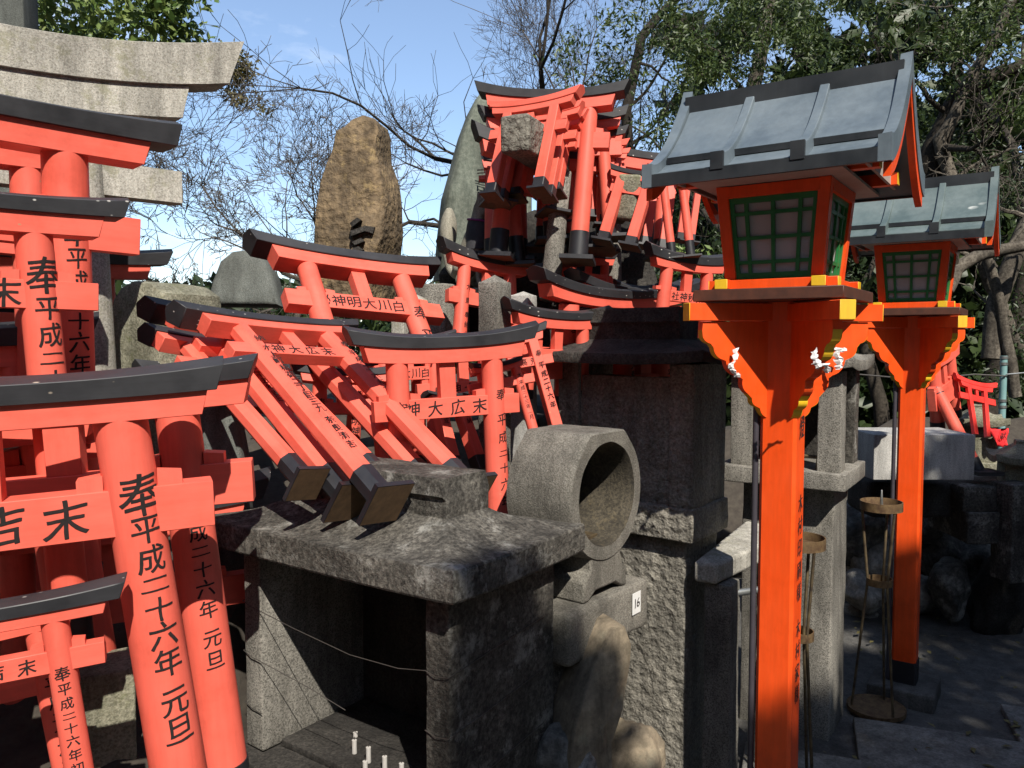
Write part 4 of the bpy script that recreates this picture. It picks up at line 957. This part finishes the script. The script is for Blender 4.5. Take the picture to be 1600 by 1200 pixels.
# right of the middle
torii('narrow vermilion torii behind the pointed granite post', TL=(731, 421, 2.95), TR=(802, 431, 3.06), FL=(722, 525, 2.9), dia=.25, hk=.2, hs=.16, gap=.45, hn=.24, ko=.46, so=.30, no=.34, group=G4, tl='大 願 奉納六', ang=.45, ts=.45, tstart=.3, tstep=1.6, up=.09, seed=101, sleeve=0)
torii('low dark-lintel torii left of the sooty shrine roof', TL=(825, 509, 2.70), TR=(905, 519, 2.82), FL=(825, 620, 2.7), dia=.22, hk=.15, hs=.16, group=G4, ko=.45, so=.28, up=.10, seed=103)
torii('low torii close behind the dark-lintel one, only its lintel end showing', TL=(798, 507, 2.86), TR=(872, 517, 2.98), FL=(798, 620, 2.85), dia=.22, hk=.15, hs=.16, group=G4, ko=.48, so=.28, up=.10, seed=104)
torii('long vermilion torii passing behind the sooty shrine roof', TL=(890, 480, 2.88), TR=(1030, 484, 3.22), FL=(888, 640, 2.88), dia=.15, hk=.075, hs=.075, group=G4, ko=.30, so=.22, gap=.3, up=.10, seed=105, tl='奉', ts=.5)
torii('long torii whose black lintel overlaps the one behind the shrine roof', TL=(935, 474, 3.05), TR=(1052, 480, 3.35), FL=(935, 620, 3.05), dia=.15, hk=.08, hs=.08, group=G4, ko=.30, so=.22, up=.10, seed=107)
torii('vermilion torii inside the sooty shrine, seen through its gap', TL=(975, 545, 2.84), TR=(1030, 545, 2.95), FL=(975, 640, 2.84), dia=.42, hk=.12, hs=.1, gap=.5, group=G4, ko=.1, so=.1, no=.1, tl='大奉', tr='下平', ang=.35, ts=.4, tstart=.25, up=.0, slant=.1, seed=109, sleeve=0, wedges=False)
torii('vermilion torii standing left of near lantern under the hanging ones', TL=(1036, 418, 2.95), TR=(1098, 431, 3.02), FL=(1034, 520, 2.95), dia=.27, hk=.22, hs=.17, gap=.42, hn=.22, group=G4, tn='太秋神社', nx=.30, nstep=-.2, nsz=.8, ko=.45, so=.32, no=.12, up=.08, seed=111, sleeve=0)
torii('tiny torii lintel beside dead twigs behind the shrine roof', TL=(975, 462, 3.2), TR=(1010, 466, 3.25), FL=(975, 540, 3.2), dia=.2, hk=.3, group=G4, ko=.4, so=.25, up=.1, seed=113)
torii('red torii scrap lying under the big hanging foot plate', TL=(885, 436, 3.15), TR=(932, 446, 3.2), FL=(880, 500, 3.1), dia=.2, hk=.14, hs=.2, group=G3, kmat='verm_x', ko=.25, so=.2, up=.05, seed=115)
torii('second red torii scrap beneath the big hanging foot plate', TL=(895, 410, 3.3), TR=(945, 416, 3.35), FL=(890, 470, 3.3), dia=.25, hk=.14, hs=.2, group=G3, ko=.25, so=.2, up=.05, seed=116)

# small stone gate carrying the heap
e = empty('stone_gate', T((P(872, 430, 3.2).x, 3.2, 0)), 'small weathered stone gate carrying the heap of torii', 'stone torii', 'stone torii of the shrine')
def W3(px, py, d): q = P(px, py, d); return (q.x - P(872, 430, 3.2).x, q.y - 3.2, q.z)
MB().tube(W3(858, 470, 2.98), W3(879, 268, 3.04), .040, .037, 8, ph=.3).build('pillar', 'granite_pillar', e, bevel=.006, bseg=2)
MB().tube(W3(958, 470, 3.42), W3(958, 300, 3.45), .036, .034, 28).build('pillar', 'granite_pillar', e)
p0 = P(803, 209, 2.70); ax = Vector((.62, .785, 0))
Xb = frame((p0.x - P(872, 430, 3.2).x, p0.y - 3.2, p0.z), Vector((.40, .917, 0)).normalized(), Vector((-.917, .40, 0)).normalized(), Vector((0, 0, 1)))
MB().rbox(.42, .105, .125, .012, .004, .035, 121, Xb @ T((.21, 0, -.06))).build('lintel', 'dark_chisel', e)
MB().rbox(.075, .065, .17, .015, .008, .03, 123, T(W3(978, 345, 3.05)) @ RZ(-25) @ Matrix.Rotation(R(8), 4, 'Y'), taper=1.25).build('bracket_stone', 'granite_moss', e)

HG = dict(group=G3, sleeve=.12, batter=0, up=.09)
torii('topmost big round-pillar torii of the heap on the stone gate', TL=(806, 178, 3.06), TR=(930, 173, 3.0), FR=(903, 400, 2.93), dia=.215, hk=.14, hs=.14, gap=.28, hn=.2, ko=.42, so=.28, no=.28, plate=1.9, slant=.5, seed=131, **{**HG, 'sleeve': .17})
torii('red-lintel torii tilted over the front of the heap, thin square posts', TL=(797, 183, 2.92), TR=(870, 170, 2.83), FR=(843, 296, 2.72), kind='square', dia=.2, hk=.16, hs=.14, gap=.3, hn=.21, ko=.42, so=.34, no=.32, kmat='verm_x', plate=1.75, wedges=False, slant=.6, seed=133, **HG)
torii('thin square-post torii just behind the red-lintel one', TL=(808, 196, 3.0), TR=(880, 188, 2.92), FR=(857, 308, 2.80), kind='square', dia=.18, hk=.14, hs=.13, gap=.3, hn=.2, ko=.3, so=.3, no=.34, kmat='verm_x', plate=1.75, wedges=False, seed=134, **HG)
torii('torii with red upswept lintel end in the middle of the heap', TL=(830, 214, 3.05), TR=(890, 203, 2.98), FR=(868, 300, 2.88), kind='square', dia=.22, hk=.22, hs=.16, gap=.3, hn=.24, ko=.40, so=.3, no=.3, kmat='verm_x', plate=2, wedges=False, seed=135, **HG)
torii('second round-pillar torii of the heap beside the biggest one', TL=(850, 208, 3.10), TR=(941, 205, 3.12), FR=(926, 368, 3.07), dia=.22, hk=.17, hs=.15, gap=.2, hn=.24, ko=.40, so=.28, no=.3, plate=2.4, seed=137, **{**HG, 'sleeve': .16})
torii('third round-pillar torii of the heap, behind the second', TL=(855, 236, 3.18), TR=(948, 232, 3.16), FR=(940, 384, 3.12), dia=.2, hk=.15, hs=.15, gap=.2, hn=.22, ko=.36, so=.28, no=.2, plate=2.4, seed=139, **{**HG, 'sleeve': .2})
torii('shaded torii at the left edge of the heap, upper black lintel end', TL=(792, 208, 3.12), TR=(880, 205, 3.15), FL=(770, 410, 3.05), dia=.25, hk=.2, hs=.18, ko=.38, so=.3, no=.2, plate=2, seed=141, **{**HG, 'sleeve': .2})
torii('shaded torii at the left edge of the heap, lower black lintel end', TL=(783, 250, 2.98), TR=(870, 268, 3.05), FL=(768, 312, 2.94), kind='square', dia=.2, hk=.24, hs=.2, ko=.44, so=.32, no=.2, plate=2.6, wedges=False, seed=143, **HG)
torii('dark thick-pillar torii standing in the shade of the heap', TL=(775, 270, 3.2), TR=(817, 268, 3.2), FR=(812, 405, 3.12), dia=.55, hk=.3, hs=.3, ko=.3, so=.3, no=.2, plate=1.9, seed=145, **{**HG, 'sleeve': .22})
torii('square-post torii hanging right of the biggest round pillar', TL=(905, 236, 3.14), TR=(953, 240, 3.14), FR=(964, 350, 3.12), kind='square', dia=.32, hk=.22, hs=.2, gap=.25, hn=.4, ko=.5, so=.36, no=.3, kmat='verm_x', plate=2.2, wedges=False, seed=147, **HG)
torii('narrow square-post torii hanging between heap and roofed lantern', TL=(926, 246, 3.2), TR=(965, 250, 3.22), FR=(980, 343, 3.18), kind='square', dia=.26, hk=.22, hs=.2, gap=.25, hn=.35, ko=.4, so=.3, no=.3, kmat='verm_x', plate=2.2, wedges=False, seed=148, **HG)
torii('broad square-post torii hanging left of the roofed lantern eave', TL=(968, 280, 3.04), TR=(1010, 288, 3.0), FR=(985, 384, 2.96), kind='square', dia=.36, hk=.2, hs=.22, gap=.2, hn=.3, ko=.45, so=.4, no=.3, plate=2, wedges=False, seed=149, **HG)
torii('round-pillar torii hanging under the near lantern eave', TL=(1035, 274, 3.0), TR=(1064, 271, 3.0), FL=(1017, 402, 2.96), dia=.44, hk=.3, hs=.3, gap=.15, hn=.2, ko=.6, so=.4, no=.3, plate=2.2, kmat='verm_x', seed=151, **{**HG, 'sleeve': .18})
torii('square-post torii between the two round hanging pillars', TL=(1020, 285, 3.15), TR=(1047, 290, 3.15), FR=(1036, 388, 3.1), kind='square', dia=.5, hk=.3, hs=.3, ko=.6, so=.4, no=.3, kmat='verm_x', plate=2, wedges=False, seed=153, **HG)
torii('slim square-post torii hanging closest to the orange lantern', TL=(1068, 284, 3.1), TR=(1085, 288, 3.1), FR=(1079, 378, 3.08), kind='square', dia=.55, hk=.4, hs=.4, ko=.8, so=.5, no=.3, kmat='verm_x', plate=2.6, wedges=False, seed=155, **HG)
torii('red-beamed torii on top between heap and lantern roof', TL=(955, 262, 3.3), TR=(1040, 272, 3.35), FR=(1030, 400, 3.3), dia=.22, hk=.16, hs=.2, gap=.25, hn=.2, ko=.35, so=.3, no=.2, plate=2, seed=157, **{**HG, 'sleeve': .2})

# far right
torii('vermilion torii standing on the stone steps at right', TL=(1459, 575, 4.35), TR=(1483, 560, 4.5), FR=(1484, 655, 4.5), dia=.3, hk=.2, hs=.3, gap=.5, hn=.5, ko=.3, so=.3, no=.3, group='torii on the far steps', plate=0, seed=161, up=.05)
torii('small bright red torii tilted against the mossy stone lantern', TL=(1513, 607, 4.45), TR=(1538, 613, 4.47), FR=(1501, 656, 4.35), kind='square', dia=.22, hk=.28, hs=.25, gap=.32, hn=.35, ko=.75, so=.45, no=.6, kmat='redpaint', pm='redpaint', bm_='redpaint', group='torii on the far steps', sleeve=0, seed=163, up=.16, wedges=False, batter=-.05, slant=.3)
p0, p1 = P(1527, 735, 4.2), P(1462, 607, 4.35); e = empty('loose_pillar', T(p0), 'loose vermilion torii pillar with black ends leaning on the steps', 'wooden pillar')
v = p1 - p0; MB().tube((0, 0, 0), v, .035, .030, 24).build('shaft', 'verm', e)
MB().tube(v * -.005, v * .14, .0365, .036, 24).build('sleeve', 'sleeve', e); MB().tube(v * .93, v * 1.09, .031, .022, 24).build('tenon', 'sleeve', e)
MB().box(-.07, .07, -.07, .07, -.015, .005, 0, T((.02, -.02, 0))).build('foot_plate', 'sleeve', e)

# ------------------------------------------------------------------ trees
def limbs(seed, start, dirn, length, r, levels, split=(2, 3), spread=.6, wig=.18, up=.05, shrink=.72, segs=5, rmin=.0022):
    """recursive branching; returns list of (points, radii) and twig tips"""
    rr = random.Random(seed); out = []; tips = []
    def go(p, d, l, r, lv):
        pts = [p.copy()]; rs = [r]; q = p.copy(); dd = d.copy(); n = segs if lv > 1 else 3
        for i in range(n):
            dd = (dd + Vector((rr.gauss(0, wig), rr.gauss(0, wig), rr.gauss(0, wig) + up))).normalized()
            q = q + dd * (l / n); pts.append(q.copy()); rs.append(max(rmin, r * (1 - .45 * (i + 1) / n)))
            if lv > 0 and i > 0 and rr.random() < .55 and lv <= levels - 1:
                s = (dd + Vector((rr.gauss(0, 1), rr.gauss(0, 1), rr.gauss(0, .7))).normalized() * spread * 1.3).normalized()
                go(q, s, l * shrink * rr.uniform(.5, .85), max(rmin, rs[-1] * .55), lv - 1)
        out.append((pts, rs, lv))
        if lv > 0:
            for k in range(rr.randint(*split)):
                s = (dd + Vector((rr.gauss(0, 1), rr.gauss(0, 1), rr.gauss(0, .7))).normalized() * spread).normalized()
                go(q, s, l * shrink * rr.uniform(.75, 1.1), max(rmin, rs[-1] * .72), lv - 1)
        else: tips.append((q.copy(), dd.copy()))
    go(Vector(start), Vector(dirn).normalized(), length, r, levels)
    return out, tips

def mesh_np(name, V, F4, m, parent=None):
    me = bpy.data.meshes.new(name); nv, nf = len(V), len(F4)
    me.vertices.add(nv); me.vertices.foreach_set('co', np.asarray(V, dtype=np.float32).ravel())
    me.loops.add(nf * 4); me.loops.foreach_set('vertex_index', np.asarray(F4, dtype=np.int32).ravel())
    me.polygons.add(nf); me.polygons.foreach_set('loop_start', np.arange(0, nf * 4, 4, dtype=np.int32)); me.update(calc_edges=True); me.validate()
    for mm in (m if isinstance(m, (list, tuple)) else [m]): me.materials.append(M[mm])
    o = bpy.data.objects.new(name, me); col.objects.link(o)
    if parent: o.parent = parent; 
    return o

def leaves(C, size, seed, droop=.25, aspect=.42, dirs=None, up=.6):
    """one folded quad pair per leaf; C (n,3) leaf bases"""
    rg = np.random.default_rng(seed); n = len(C); C = np.asarray(C)
    d = rg.normal(size=(n, 3)); d[:, 2] -= droop
    if dirs is not None: d = d * .8 + np.asarray(dirs)
    d /= np.linalg.norm(d, axis=1, keepdims=True)
    nn = rg.normal(size=(n, 3)) * .75 + np.array([SUND.x * .4, SUND.y * .4, up]); s = np.cross(d, nn); s /= np.linalg.norm(s, axis=1, keepdims=True) + 1e-9
    k = np.cross(s, d); L_ = size * rg.uniform(.6, 1.25, size=(n, 1)); W_ = L_ * aspect
    a = C; m1 = C + d * L_ * .45 - k * L_ * .05; t = C + d * L_ - k * L_ * .14
    l = m1 + s * W_ * .5 + k * L_ * .07; r = m1 - s * W_ * .5 + k * L_ * .07
    V = np.stack([a, l, m1, r, t], 1).reshape(-1, 3); b = np.arange(n)[:, None] * 5
    F = np.concatenate([b + np.array([[0, 2, 4, 1]]), b + np.array([[0, 3, 4, 2]])], 0)
    return V, F

def tubes(paths, nside=lambda r: 10 if r > .03 else (6 if r > .008 else 3)):
    mb = MB()
    for pts, rs, lv in paths: mb.path(pts, rs, nside(rs[0]))
    return mb

def twigs(paths, m, e):
    mb = MB()
    for pts, rs, lv in paths: mb.path(pts, rs, 5 if rs[0] > .008 else 3)
    me = bpy.data.meshes.new('branches'); me.from_pydata(mb.v, [], mb.f); me.materials.append(M[m]); me.polygons.foreach_set('use_smooth', [True] * len(mb.f))
    o = bpy.data.objects.new('branches', me); col.objects.link(o); o.parent = e; return o

def build_tree(name, label, base, paths, tips, leafset, bark, crown_mat, group, rsplit=.02, cat='tree'):
    e = empty(name, T(base), label, cat, group); inv = T(base).inverted(); b = Vector(base)
    sh = lambda ps: [([q - b for q in pts], rs, lv) for pts, rs, lv in ps]
    big = [p for p in paths if p[1][0] >= rsplit]; small = [p for p in paths if p[1][0] < rsplit]
    if big: tubes(sh(big)).build('trunk', bark, e)
    if small: twigs(sh(small), 'twig' if not leafset else bark, e)
    if leafset:
        V, F_ = leafset; o = mesh_np('crown', V - np.array(b), F_, crown_mat, e)
    return e

def blob_leaves(blobs, dens, seed, size, sprays=True):
    """leaf sprays scattered through lumpy crown volumes; blobs: (px,py,rx,ry,d,depth)"""
    rg = np.random.default_rng(seed); out = []; dirs = []
    for (px, py, rx, ry, d, dep) in blobs:
        c = np.array(P(px, py, d)); RX, RY = rx / F * d, ry / F * d
        ns = int(dens * RX * RY * 60)
        u = rg.normal(size=(ns, 3)); u /= np.linalg.norm(u, axis=1, keepdims=True); rad = rg.uniform(.35, 1.0, size=(ns, 1)) ** .6
        q = u * rad * np.array([RX, dep, RY])
        # lumpy: drop sprays where a noise field is low
        keep = np.array([noise.noise(Vector(x) * 2.1 + Vector((px, py, 0))) + .35 * noise.noise(Vector(x) * 6) for x in (q + c)]) > .10
        q = q[keep] + c; uu = u[keep]
        for k in range(9):
            j = rg.normal(size=q.shape) * size * .85; out.append(q + j); dirs.append(uu * .6 + np.array([0, 0, .15]))
    return np.concatenate(out), np.concatenate(dirs)

TG = 'trees round the shrine'
# evergreen at upper left
base = (-3.55, 6.0, 0)
lp, tp = limbs(5, base, (.1, 0, 1), 2.9, .14, 3, spread=.7, up=.04)
C, Dn = blob_leaves([(130, -10, 110, 80, 5.4, .8), (230, 25, 75, 62, 5.6, .6), (90, 30, 70, 70, 5.8, .6), (190, -60, 130, 70, 5.6, .9), (255, -10, 45, 70, 5.7, .5), (280, 40, 22, 40, 5.8, .3)], 42.0, 5, .062)
build_tree('evergreen_tree', 'bright glossy evergreen tree above the stone lintel at upper left', base, lp, tp, leaves(C, .078, 6, dirs=Dn, aspect=.48), 'bark_dark', 'leaf_bright', TG)
# bare trees, centre left
def bare(label, base, dirn, length, r, levels, seed, leafy=None, spread=.62, up=.05, lm='leaf_dry', **kw):
    lp, tp = limbs(seed, base, dirn, length, r, levels + (1 if levels == 5 else 0), spread=spread, up=up, shrink=.70, **kw); ls = None
    if leafy: 
        C, Dn = blob_leaves(leafy, 120, seed, .04); V, F_ = leaves(C, .05, seed, dirs=Dn); ls = (V, F_)
    return build_tree('bare_tree', label, Vector(base), lp, tp, ls, 'bark', lm, TG)
bare('bare winter tree with olive leaf tufts right of the stone lintel', (-4.0, 8.2, 0), (.22, 0, 1), 2.1, .085, 5, 12, [(385, 125, 38, 42, 7.4, .3), (350, 105, 40, 25, 7.4, .3), (432, 188, 40, 22, 7.5, .25), (415, 205, 25, 20, 7.5, .2), (320, 70, 35, 25, 7.4, .2)], wig=.2)
bare('bare winter tree left of the brown rock, mossy grey trunk', (-2.35, 7.6, 0), (.06, 0, 1), 1.75, .075, 5, 23, spread=.75, wig=.2, up=.03)
bare('bare winter tree with dark low boughs behind the left torii stack', (-4.6, 7.0, 0), (.5, .1, .9), 1.7, .07, 5, 31, spread=.8, wig=.22, up=.0)
bare('fine-twigged bare tree between the brown rock and blue grey stone', (-2.9, 9.5, 0), (.1, 0, 1), 2.0, .07, 5, 41, spread=.72, up=.03)
bare('slender pale bare tree beyond the green grey monument', (.9, 11.0, 0), (-.22, 0, 1), 3.0, .075, 5, 52, spread=.62, up=.07)
bare('tall bare tree whose boughs reach left over the torii heap', (2.6, 9.6, 0), (-.42, 0, 1), 3.0, .10, 5, 63, spread=.62, up=.04)
bare('low bare bush of dead twigs under the torii heap', (.70, 4.4, 1.35), (.1, 0, 1), .34, .012, 4, 71, spread=1.0, up=-.05, rmin=.0018)
# evergreens at right
def ever(label, base, dirn, length, r, levels, seed, blobs, dens, m, size=.06, bark='bark_dark', ls=.053, **kw):
    lp, tp = limbs(seed, base, dirn, length, r, levels, **kw); C, Dn = blob_leaves(blobs, dens * 3.6, seed, size)
    return build_tree('evergreen_tree', label, Vector(base), lp, tp, leaves(C, ls, seed, dirs=Dn, aspect=.36), bark, m, TG)
ever('evergreen with spreading leaf sprays behind the torii heap', (1.9, 7.6, 0), (-.1, 0, 1), 2.6, .10, 4, 81, [(930, 55, 62, 26, 6.6, .4), (905, 95, 40, 20, 6.6, .3), (985, 95, 55, 30, 6.7, .4), (1010, 45, 70, 40, 6.8, .5), (960, 120, 40, 18, 6.7, .3), (1040, 130, 55, 35, 6.9, .4), (895, 130, 22, 10, 6.6, .2), (1000, 10, 60, 25, 6.8, .4), (1022, 195, 34, 46, 7.0, .3)], 8, 'leaf', spread=.75)
ever('dense evergreen above the near lantern roof', (3.0, 8.0, 0), (.05, 0, 1), 2.7, .12, 4, 83, [(1130, 55, 90, 60, 7.0, .7), (1220, 25, 95, 55, 7.2, .7), (1200, 95, 80, 40, 7.2, .6), (1100, 130, 60, 30, 7.1, .5), (1310, 50, 70, 60, 7.3, .6), (1170, -20, 120, 40, 7.2, .8)], 8, 'leaf', spread=.7)
ever('evergreen with bright sunlit leaves at upper right corner', (4.9, 8.2, 0), (.0, 0, 1), 3.0, .15, 4, 85, [(1440, 60, 80, 60, 7.0, .6), (1530, 80, 80, 70, 7.1, .6), (1590, 30, 60, 70, 7.2, .6), (1480, -10, 110, 40, 7.1, .7), (1560, 170, 60, 35, 7.2, .4), (1430, 140, 40, 30, 7.2, .4)], 7.5, 'leaf', spread=.8)
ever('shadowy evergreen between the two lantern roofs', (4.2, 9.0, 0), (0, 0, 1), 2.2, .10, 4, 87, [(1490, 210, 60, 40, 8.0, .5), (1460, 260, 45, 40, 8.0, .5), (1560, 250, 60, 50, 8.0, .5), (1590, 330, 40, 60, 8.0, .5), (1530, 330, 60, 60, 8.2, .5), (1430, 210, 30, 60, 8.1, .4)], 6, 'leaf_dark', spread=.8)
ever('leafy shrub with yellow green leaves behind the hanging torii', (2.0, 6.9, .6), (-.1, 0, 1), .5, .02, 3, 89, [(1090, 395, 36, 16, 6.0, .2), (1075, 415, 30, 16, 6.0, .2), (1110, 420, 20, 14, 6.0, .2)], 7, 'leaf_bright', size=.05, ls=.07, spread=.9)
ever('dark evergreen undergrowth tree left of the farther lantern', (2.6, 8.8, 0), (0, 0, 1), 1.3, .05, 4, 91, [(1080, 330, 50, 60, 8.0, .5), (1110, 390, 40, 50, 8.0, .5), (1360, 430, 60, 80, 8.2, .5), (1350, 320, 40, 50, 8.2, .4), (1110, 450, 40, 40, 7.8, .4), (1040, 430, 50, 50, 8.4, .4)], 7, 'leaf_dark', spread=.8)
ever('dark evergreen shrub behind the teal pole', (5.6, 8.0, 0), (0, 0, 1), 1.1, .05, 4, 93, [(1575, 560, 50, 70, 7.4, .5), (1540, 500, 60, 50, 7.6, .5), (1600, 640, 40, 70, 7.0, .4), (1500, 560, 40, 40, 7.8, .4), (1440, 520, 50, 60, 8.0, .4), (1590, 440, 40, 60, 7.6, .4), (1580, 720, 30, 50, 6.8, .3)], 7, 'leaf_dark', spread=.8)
# named trunks crossing the right side
def trunk(label, pts, rs, m, seed, group='thick grey trunks behind the lanterns'):
    q = [P(*p) for p in pts]; fine = []; fr = []
    for i in range(len(q) - 1):
        for k in range(6):
            t = k / 6; fine.append(q[i].lerp(q[i + 1], t) + noise.noise_vector(q[i].lerp(q[i + 1], t) * 2.3 + Vector((seed, 0, 0))) * .05); fr.append((rs[i] * (1 - t) + rs[i + 1] * t))
    fine.append(q[-1]); fr.append(rs[-1]); b = fine[0].copy()
    e = empty('bare_tree', T(b), label, 'tree', group); MB().path([f - b for f in fine], fr, 14).build('trunk', m, e)
    lp = []; rr = random.Random(seed)
    for i in range(len(fine) // 3, len(fine), 4):
        o_, t_ = limbs(seed * 7 + i, fine[i], Vector((rr.uniform(-1, 1), rr.uniform(-.5, .5), rr.uniform(.1, 1))), rr.uniform(.3, .7), max(.008, fr[i] * .35), 3, spread=.8, wig=.25); lp += o_
    tubes([([x - b for x in p], r, l) for p, r, l in lp]).build('branches', m, e)
trunk('dark leaning trunk forking above the farther lantern roof', [(1420, 640, 8.2), (1440, 420, 8.0), (1452, 250, 7.8), (1500, 150, 7.6), (1600, 100, 7.4)], [.16, .14, .12, .08, .05], 'bark_dark', 3)
trunk('pale grey bough slanting out from the upper right corner', [(1600, 560, 7.6), (1500, 330, 7.6), (1468, 215, 7.6), (1540, 90, 7.5), (1590, -20, 7.4)], [.05, .06, .06, .05, .04], 'bark', 5)
trunk('grey trunk slanting at the right picture edge', [(1548, 560, 7.0), (1556, 470, 7.0), (1590, 380, 7.0), (1640, 280, 7.0)], [.085, .08, .075, .06], 'bark', 7)
trunk('mossy bough running behind the farther lantern', [(1480, 450, 6.6), (1500, 420, 6.6), (1545, 400, 6.6), (1640, 370, 6.6)], [.06, .055, .05, .045], 'bark', 9)
trunk('thin grey trunk close to the right edge', [(1585, 620, 6.9), (1570, 520, 6.9), (1545, 400, 6.9), (1530, 310, 6.9)], [.05, .045, .04, .03], 'bark', 11)
trunk('grey trunk above the near lantern roof', [(1150, 420, 8.4), (1165, 240, 8.2), (1180, 120, 8.0), (1210, -20, 7.8)], [.10, .09, .07, .05], 'bark', 13)
trunk('slim dark trunk left of the near lantern roof', [(1010, 440, 8.0), (985, 260, 7.9), (975, 170, 7.8), (1000, 60, 7.7), (1080, -20, 7.6)], [.07, .06, .05, .045, .035], 'bark_dark', 15)
# far wood as one mass
rg = np.random.default_rng(77); n = 60000
px = rg.uniform(1000, 1780, n); py = rg.uniform(-40, 720, n); dd = rg.uniform(10.5, 14.5, n)
ok = np.array([noise.noise(Vector((a / 95, b / 95, 3))) + .5 * noise.noise(Vector((a / 30, b / 30, 7))) + (max(0, (b - 120) / 380)) - max(0, (1180 - a) / 300) > .04 for a, b in zip(px, py)])
C = np.array([tuple(P(a, b, c)) for a, b, c in zip(px[ok], py[ok], dd[ok])]); C = C[C[:, 2] > .02]
V, F_ = leaves(C, .30, 78, aspect=.5); tag(mesh_np('far_wood_screen', V, F_, 'leaf_dark'), kind='stuff')
n = 16000; px = rg.uniform(-250, 1060, n); py = rg.uniform(445, 620, n); dd = rg.uniform(13, 18, n)
C = np.array([tuple(P(a, b, c)) for a, b, c in zip(px, py, dd)]); V, F_ = leaves(C, .3, 79, aspect=.5); tag(mesh_np('far_undergrowth', V, F_, 'leaf_dark'), kind='stuff')

# unseen leaf ring added round the clearing to cut sky light, lower sunward
n = 30000; aa = rg.uniform(R(-245), R(65), n); rr_ = rg.uniform(12, 17, n); da = np.abs((aa - (math.pi / 2 - SUN_AZ) + math.pi) % (2 * math.pi) - math.pi); zz = rg.uniform(0, 1, n) ** 1.1 * np.where(da < R(24), rg.uniform(7, 10.5, n), rg.uniform(12, 18, n))
C = np.stack([rr_ * np.cos(aa) , rr_ * np.sin(aa) - 0, zz], 1); C = C[~((C[:, 1] > 0) & (np.abs(C[:, 0]) < .82 * C[:, 1]))]
V, F_ = leaves(C, .85, 80, aspect=.6); tag(mesh_np('far_wood_screen', V, F_, 'leaf_dark'), kind='stuff')

# the tree behind the photographer that throws the dappled shade over the path
tgt = []
def shade(x, y, z, s, r, n): tgt.append((Vector((x, y, z)) + SUND * s, r, n))
for (x, y, r) in ((2.4, 3.9, .55), (3.1, 3.4, .6), (2.2, 3.1, .5), (1.6, 2.9, .42), (3.0, 4.4, .5), (3.8, 3.9, .6), (1.3, 2.3, .42), (2.0, 2.3, .5), (2.8, 2.6, .6), (3.6, 3.0, .6), (4.4, 4.4, .6), (4.2, 3.4, .6), (1.7, 3.6, .32)): shade(x, y, .05, 8.5, r, 1000)
for (x, y, z, r) in ((2.2, 4.2, .5, .36), (2.6, 4.3, .6, .4), (.75, 2.2, .18, .26), (1.2, 2.75, .25, .22)): shade(x, y, z, 8.0, r, 800)
for (x, y, z, r) in ((.04, 1.74, .66, .17), (.10, 1.86, .72, .17), (-.02, 1.68, .40, .22), (.0, 1.75, .93, .10), (.12, 2.0, .35, .22)): shade(x, y, z, 7.4, r, 420)
rg = np.random.default_rng(9); cs = []
for c, r, n in tgt:
    u = rg.normal(size=(n, 3)); u /= np.linalg.norm(u, axis=1, keepdims=True); cs.append(np.array(c) + u * r * rg.uniform(0, 1, (n, 1)) ** .4)
C = np.concatenate(cs); V, F_ = leaves(C, .13, 10, aspect=.5)
lp, tp = limbs(99, (6.2, -6.5, 0), (-.12, .2, 1), 2.4, .16, 3, spread=.6)
build_tree('evergreen_tree', 'evergreen tree behind the viewer shading the path', Vector((6.2, -6.5, 0)), lp, tp, (V, F_), 'bark_dark', 'leaf', TG)

# fallen leaves and grit on the paving
rg = np.random.default_rng(21); n = 420
C = np.stack([rg.uniform(.6, 4.2, n), rg.uniform(1.6, 5.2, n), rg.uniform(.028, .036, n)], 1)
C = C[[min(math.hypot(c[0] - a, c[1] - b) for a, b in ((1.563, 3.35), (.999, 2.74), (1.765, 3.52), (.748, 2.2))) > .2 for c in C]]; n = len(C)
d = rg.normal(size=(n, 3)); d[:, 2] = 0; d /= np.linalg.norm(d, axis=1, keepdims=True); s_ = np.stack([-d[:, 1], d[:, 0], 0 * d[:, 0]], 1)
L_ = rg.uniform(.008, .032, (n, 1)); up_ = np.array([0, 0, 1.0]) * rg.uniform(.001, .006, (n, 1))
V = np.stack([C - d * L_, C + s_ * L_ * .4 + up_, C + d * L_, C - s_ * L_ * .4 + up_ * .3], 1).reshape(-1, 3)
tag(mesh_np('fallen_leaves', V, np.arange(n * 4).reshape(-1, 4), 'leaf_dry'), kind='stuff')
